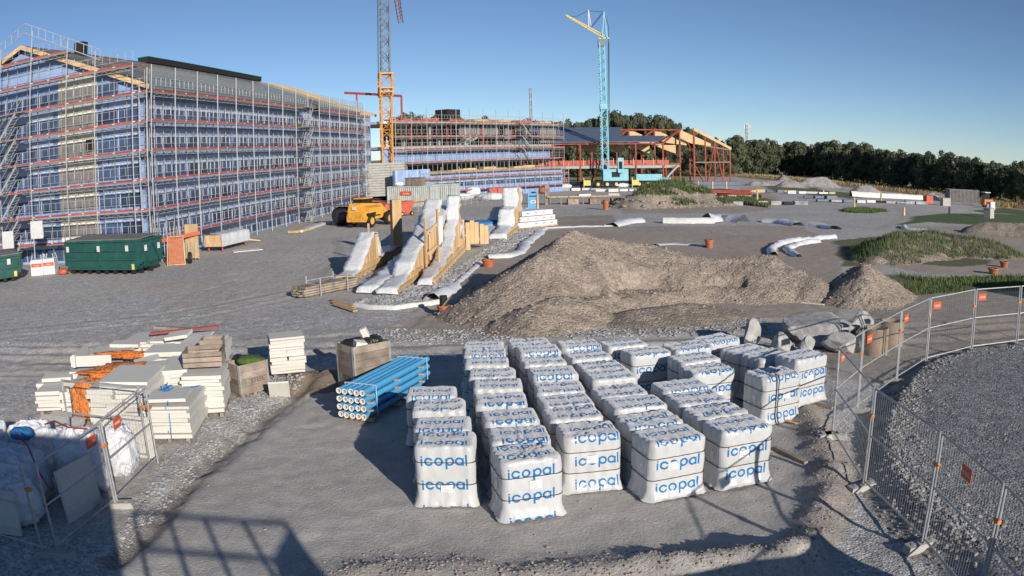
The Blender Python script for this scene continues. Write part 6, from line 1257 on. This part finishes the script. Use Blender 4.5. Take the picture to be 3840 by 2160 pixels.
# orange plastic fence and wood beyond
r_ = thing('orange_site_fence', 'long orange plastic fence along the field edge', 'fence', (0, 0, 0)); netm2, t = newmat('orange_net', .8); t.bs.inputs['Base Color'].default_value = (.62, .25, .08, 1); t.bs.inputs['Alpha'].default_value = .22; P = GP([(2760, 668), (2900, 680), (3000, 690), (3150, 703), (3300, 720), (3450, 738), (3560, 752), (3720, 772), (3840, 790), (3960, 812)])
for a, c in zip(P[:-1], P[1:]):
    n = max(2, int((c - a).length / 5.5))
    for i in range(n): p = a + (c - a) * (i / n); part('post', MB().bar(p, p + Vector((0, 0, 1.35)), .10), MAT['orange'], r_)
    part('net', MB().prism([a + Vector((0, 0, .2)), c + Vector((0, 0, .2)), c + Vector((0, 0, 1.2)), a + Vector((0, 0, 1.2))], (0, 0, 0), (0, .02, 0)), netm2, r_)
container('dark grey storage container at the far right', G(3622, 764) + Vector((0, 1.4, 0)), R(-8), 6.1, 2.44, 2.3, 'greyboard', sign=False)
r_ = thing('mini_roller', 'orange road roller with a white canopy at the far right', 'roller', G(3700, 778), .2); part('body', MB().box((0, 0, .9), (2.2, 1.1, .8)), MAT['orange'], r_); part('drum', MB().tube((-.2, -.6, .55), (-.2, .6, .55), .55, 16), MAT['steel'], r_); part('canopy', MB().box((-.3, 0, 2.4), (1.3, 1.2, .12)), MAT['white'], r_); part('cab', MB().box((-.3, 0, 1.8), (1.0, 1.0, 1.1)), MAT['glassdark'], r_); part('drum', MB().tube((.9, -.5, .5), (.9, .5, .5), .5, 16), MAT['black'], r_)
for i, (px, py, m_, lab) in enumerate([(3545, 772, 'conc', 'grey crate left of the dark container'), (3480, 762, 'skipred', 'red and white box at the end of the long pipe'), (3715, 785, 'white', 'pale tank beside the road roller'), (3708, 818, 'conc', 'grey block on the lawn')]):
    p = G(px, py); tag(part('site_box', MB().box((0, 0, .55), (1.4, .9, 1.1)).box((0, 0, 1.13), (1.5, 1.0, .06)), MAT[m_], None, p, .2 * i), lab, 'box')

# ================================================================ CABINS BEHIND THE CAMERA (they cast the long shadow at lower left)
cb = thing('site_cabin_stack', 'stacked site cabins whose shadow falls across the sacks', 'site cabin', (0, 0, 0)); part('cabin', MB().box((-3.4, -1.75, 1.45), (6.4, 2.5, 2.9)), MAT['white'], cb); part('cabin', MB().box((-3.4, -1.75, 4.52), (6.4, 2.5, 3.2)), MAT['white'], cb)
st = thing('stair_tower', 'steel stair tower beside the cabins with guard rails', 'stair tower', (0, 0, 0)); part('platform', MB().box((1.9, -1.4, 3.35), (3.2, 1.6, .1)), MAT['steel'], st); b = MB()
for x in (.35, 1.1, 1.85, 2.6, 3.4): b.tube((x, -.65, 0), (x, -.65, 4.75), .05, 6)
for z in (3.75, 4.25, 4.75): b.tube((.35, -.65, z), (3.4, -.65, z), .045, 6)
part('guard_rail', b, MAT['steel'], st); part('stair_flight', MB().bar((3.5, -1.3, 3.4), (5.6, -1.3, .2), .9, .3), MAT['steel'], st); part('gusset_plate', MB().prism([(2.3, -.62, 3.3), (3.5, -.62, 3.3), (3.4, -.62, 4.7), (2.8, -.62, 4.3)], (0, 0, 0), (0, -.05, 0)), MAT['steel'], st)

container('small store container out of view at the right of the camera', Vector((6.55, 4.40, 0)), R(22), 3.0, 2.44, 1.95, sign=False)  # unseen caster, added for the shadow at lower right
cb = thing('site_cabin', 'single site cabin out of view whose shadow darkens the ground behind the fence', 'site cabin', (0, 0, 0)); part('cabin', MB().box((31.0, 25.2, 1.5), (8.0, 2.6, 3.0)), MAT['white'], cb)

# ================================================================ TREES
def leafmat(name, a, c):
    m, t = newmat(name, .7, 0, .25); oi = t.n('ShaderNodeObjectInfo'); geo = t.n('ShaderNodeNewGeometry'); col_ = t.mix(t.ramp(t.noise(.7, geo.outputs['Position'], 3), .35, .65), a, c); col_ = t.mix(1.0, col_, t.ramp(oi.outputs['Random'], 0, 1, .75, 1.2), 'MULTIPLY'); t.l(col_, t.bs.inputs['Base Color']); tr_ = t.n('ShaderNodeBsdfTranslucent'); t.l(col_, tr_.inputs[0]); ad_ = t.n('ShaderNodeMixShader'); ad_.inputs[0].default_value = .5; t.l(t.bs.outputs[0], ad_.inputs[1]); t.l(tr_.outputs[0], ad_.inputs[2]); t.l(ad_.outputs[0], t.t.nodes['Material Output'].inputs[0]); return m
MAT['leaf'] = leafmat('tree_leaves', (.13, .155, .09), (.19, .21, .135)); MAT['bark'] = mat('bark', (.09, .07, .05), .9, .3, 3)
def crown_mesh(seed, n=1500, kind=0):
    rs = np.random.default_rng(seed); cl = 26; cz = rs.random(cl) ** .8; rad = (.50 * (1 - .55 * cz) if kind == 0 else .48 * np.sqrt(np.clip(1.02 - (cz - .35) ** 2 * 2.2, .05, 1))) * rs.uniform(.35, 1.0, cl); a = rs.random(cl) * 6.28
    C = np.stack([np.cos(a) * rad, np.sin(a) * rad, .06 + cz * .86], 1); C[0] = (0, 0, .97); k = rs.integers(0, cl, n); v = rs.normal(size=(n, 3)); v /= np.linalg.norm(v, axis=1)[:, None]; r = (.09 + .10 * rs.random(cl)[k]) * rs.random(n) ** .2
    P = C[k] + v * r[:, None] * np.array([1.25, 1.25, .85]); nrm = v + rs.normal(0, .3, (n, 3)); nrm /= np.linalg.norm(nrm, axis=1)[:, None]; t1 = np.cross(nrm, rs.normal(size=(n, 3))); t1 /= np.linalg.norm(t1, axis=1)[:, None]; t2 = np.cross(nrm, t1); s = (.022 + .024 * rs.random(n))[:, None]
    V = np.stack([P - t1 * s, P + t2 * s * .7, P + t1 * s * 1.2, P - t2 * s * .7], 1).reshape(-1, 3); V[:, 2] = np.maximum(V[:, 2], .02); return npmesh('crown', V, np.arange(n * 4).reshape(-1, 4), MAT['leaf'])
CR = [crown_mesh(100 + i, 2600, i % 2) for i in range(6)]
b = MB().tube((0, 0, -.02), (0, 0, .75), .030, 7, 0, .008)
for i in range(5): a = i * 1.3; b.tube((0, 0, .25 + .09 * i), (.22 * math.cos(a), .22 * math.sin(a), .48 + .09 * i), .011, 5, 0, .004)
TRUNK = b.mesh('trunk', MAT['bark'])
tn = [0]
def tree(p, h, wid, lab, group, k=None):
    r_ = thing('broadleaf_tree', lab, 'tree', (p[0], p[1], fall(p[0])), random.random() * 6.28, group); k = tn[0] if k is None else k; tn[0] += 1
    link('trunk', TRUNK, r_, None, None, (h * .9, h * .9, h)); link('crown', CR[k % 6], r_, None, None, (wid, wid, h))
row = GP([(2745, 652), (2870, 657), (3000, 664), (3150, 678), (3300, 694), (3450, 712), (3600, 732), (3720, 748), (3850, 764), (3990, 790)]); tops = [(2745, 515), (2850, 525), (3000, 540), (3150, 528), (3300, 560), (3420, 582), (3520, 575), (3640, 590), (3700, 605), (3850, 605), (3990, 650)]
seg = []
for a, c in zip(row[:-1], row[1:]):
    n = max(2, int((c - a).length / 4.4))
    seg += [a + (c - a) * (i / n) for i in range(n)]
def px_of(p):
    v = np.array([p[0], p[1], p[2] - CAM_H]); c_ = CM.T @ v; th = math.atan2(math.hypot(c_[0], c_[1]), c_[2]); r = LENS_F * th * (1 + LENS_K * th * th); h = math.hypot(c_[0], c_[1]); return 1920 + c_[0] / h * r, 1080 + c_[1] / h * r
for i, p in enumerate(seg):
    x = px_of((p.x, p.y, p.z))[0]; ty = np.interp(x, [t_[0] for t_ in tops], [t_[1] for t_ in tops]); h = (AY(x, ty, p.y).z - p.z) * random.uniform(.92, 1.03)
    tree(p + Vector((random.uniform(-2.5, 2.5), random.uniform(-2.5, 2.5), 0)), h, h * random.uniform(.68, .92), 'dense green tree, %s in the long row counted from the steel hall' % nth(i + 1), 'long tree row along the field')
for i in range(26):
    u_ = i / 25; p = row[0].lerp(row[-2], u_) + Vector((9 + random.uniform(-2, 2), 6, 0)); f = u_ * (len(row) - 2); j = min(int(f), len(row) - 3); p = row[j].lerp(row[j + 1], f - j) + Vector((6 + random.uniform(-1, 2), 5, 0)); x = px_of((p.x, p.y, p.z))[0]; ty = np.interp(x, [t_[0] for t_ in tops], [t_[1] for t_ in tops]) + 14
    h = AY(x, ty, p.y).z - fall(p.x); tree(p, h, h * .95, 'tree behind the long row, %s from the steel hall' % nth(i + 1), 'second tree row along the field')
for i in range(26):
    px = 2235 + i * 19 + random.uniform(-6, 6); ty = np.interp(px, [2230, 2300, 2400, 2470, 2550, 2620, 2720], [440, 428, 436, 440, 470, 500, 525]) + random.uniform(-6, 14); Yd = 235 + random.uniform(0, 40); p = AY(px, 600, Yd); h = AY(px, ty, Yd).z
    tree((p.x, p.y, 0), h, h * random.uniform(.42, .55), 'tall tree behind the steel hall, %s from the blue crane' % nth(i + 1), 'tall trees behind the steel hall', 2 * i)
for i in range(30):
    px = 1500 + i * 24.5 + random.uniform(-8, 8); ty = np.interp(px, [1500, 1700, 1950, 2050, 2230], [448, 455, 462, 460, 470]) + random.uniform(-14, 10); Yd = 230 + random.uniform(0, 50); p = AY(px, 600, Yd); h = AY(px, ty, Yd).z
    tree((p.x, p.y, 0), h, h * random.uniform(.5, .7), 'tree top above the shell building, %s from the orange crane' % nth(i + 1), 'trees behind the shell building')
for i in range(24):
    px = 2130 + i * 26 + random.uniform(-8, 8); Yd = 205 + random.uniform(0, 12); p = AY(px, 600, Yd); tree((p.x, p.y, 0), random.uniform(6, 8.5), 6.5, 'low bushy tree seen through the steel hall, %s from the left' % nth(i + 1), 'low trees behind the steel hall')
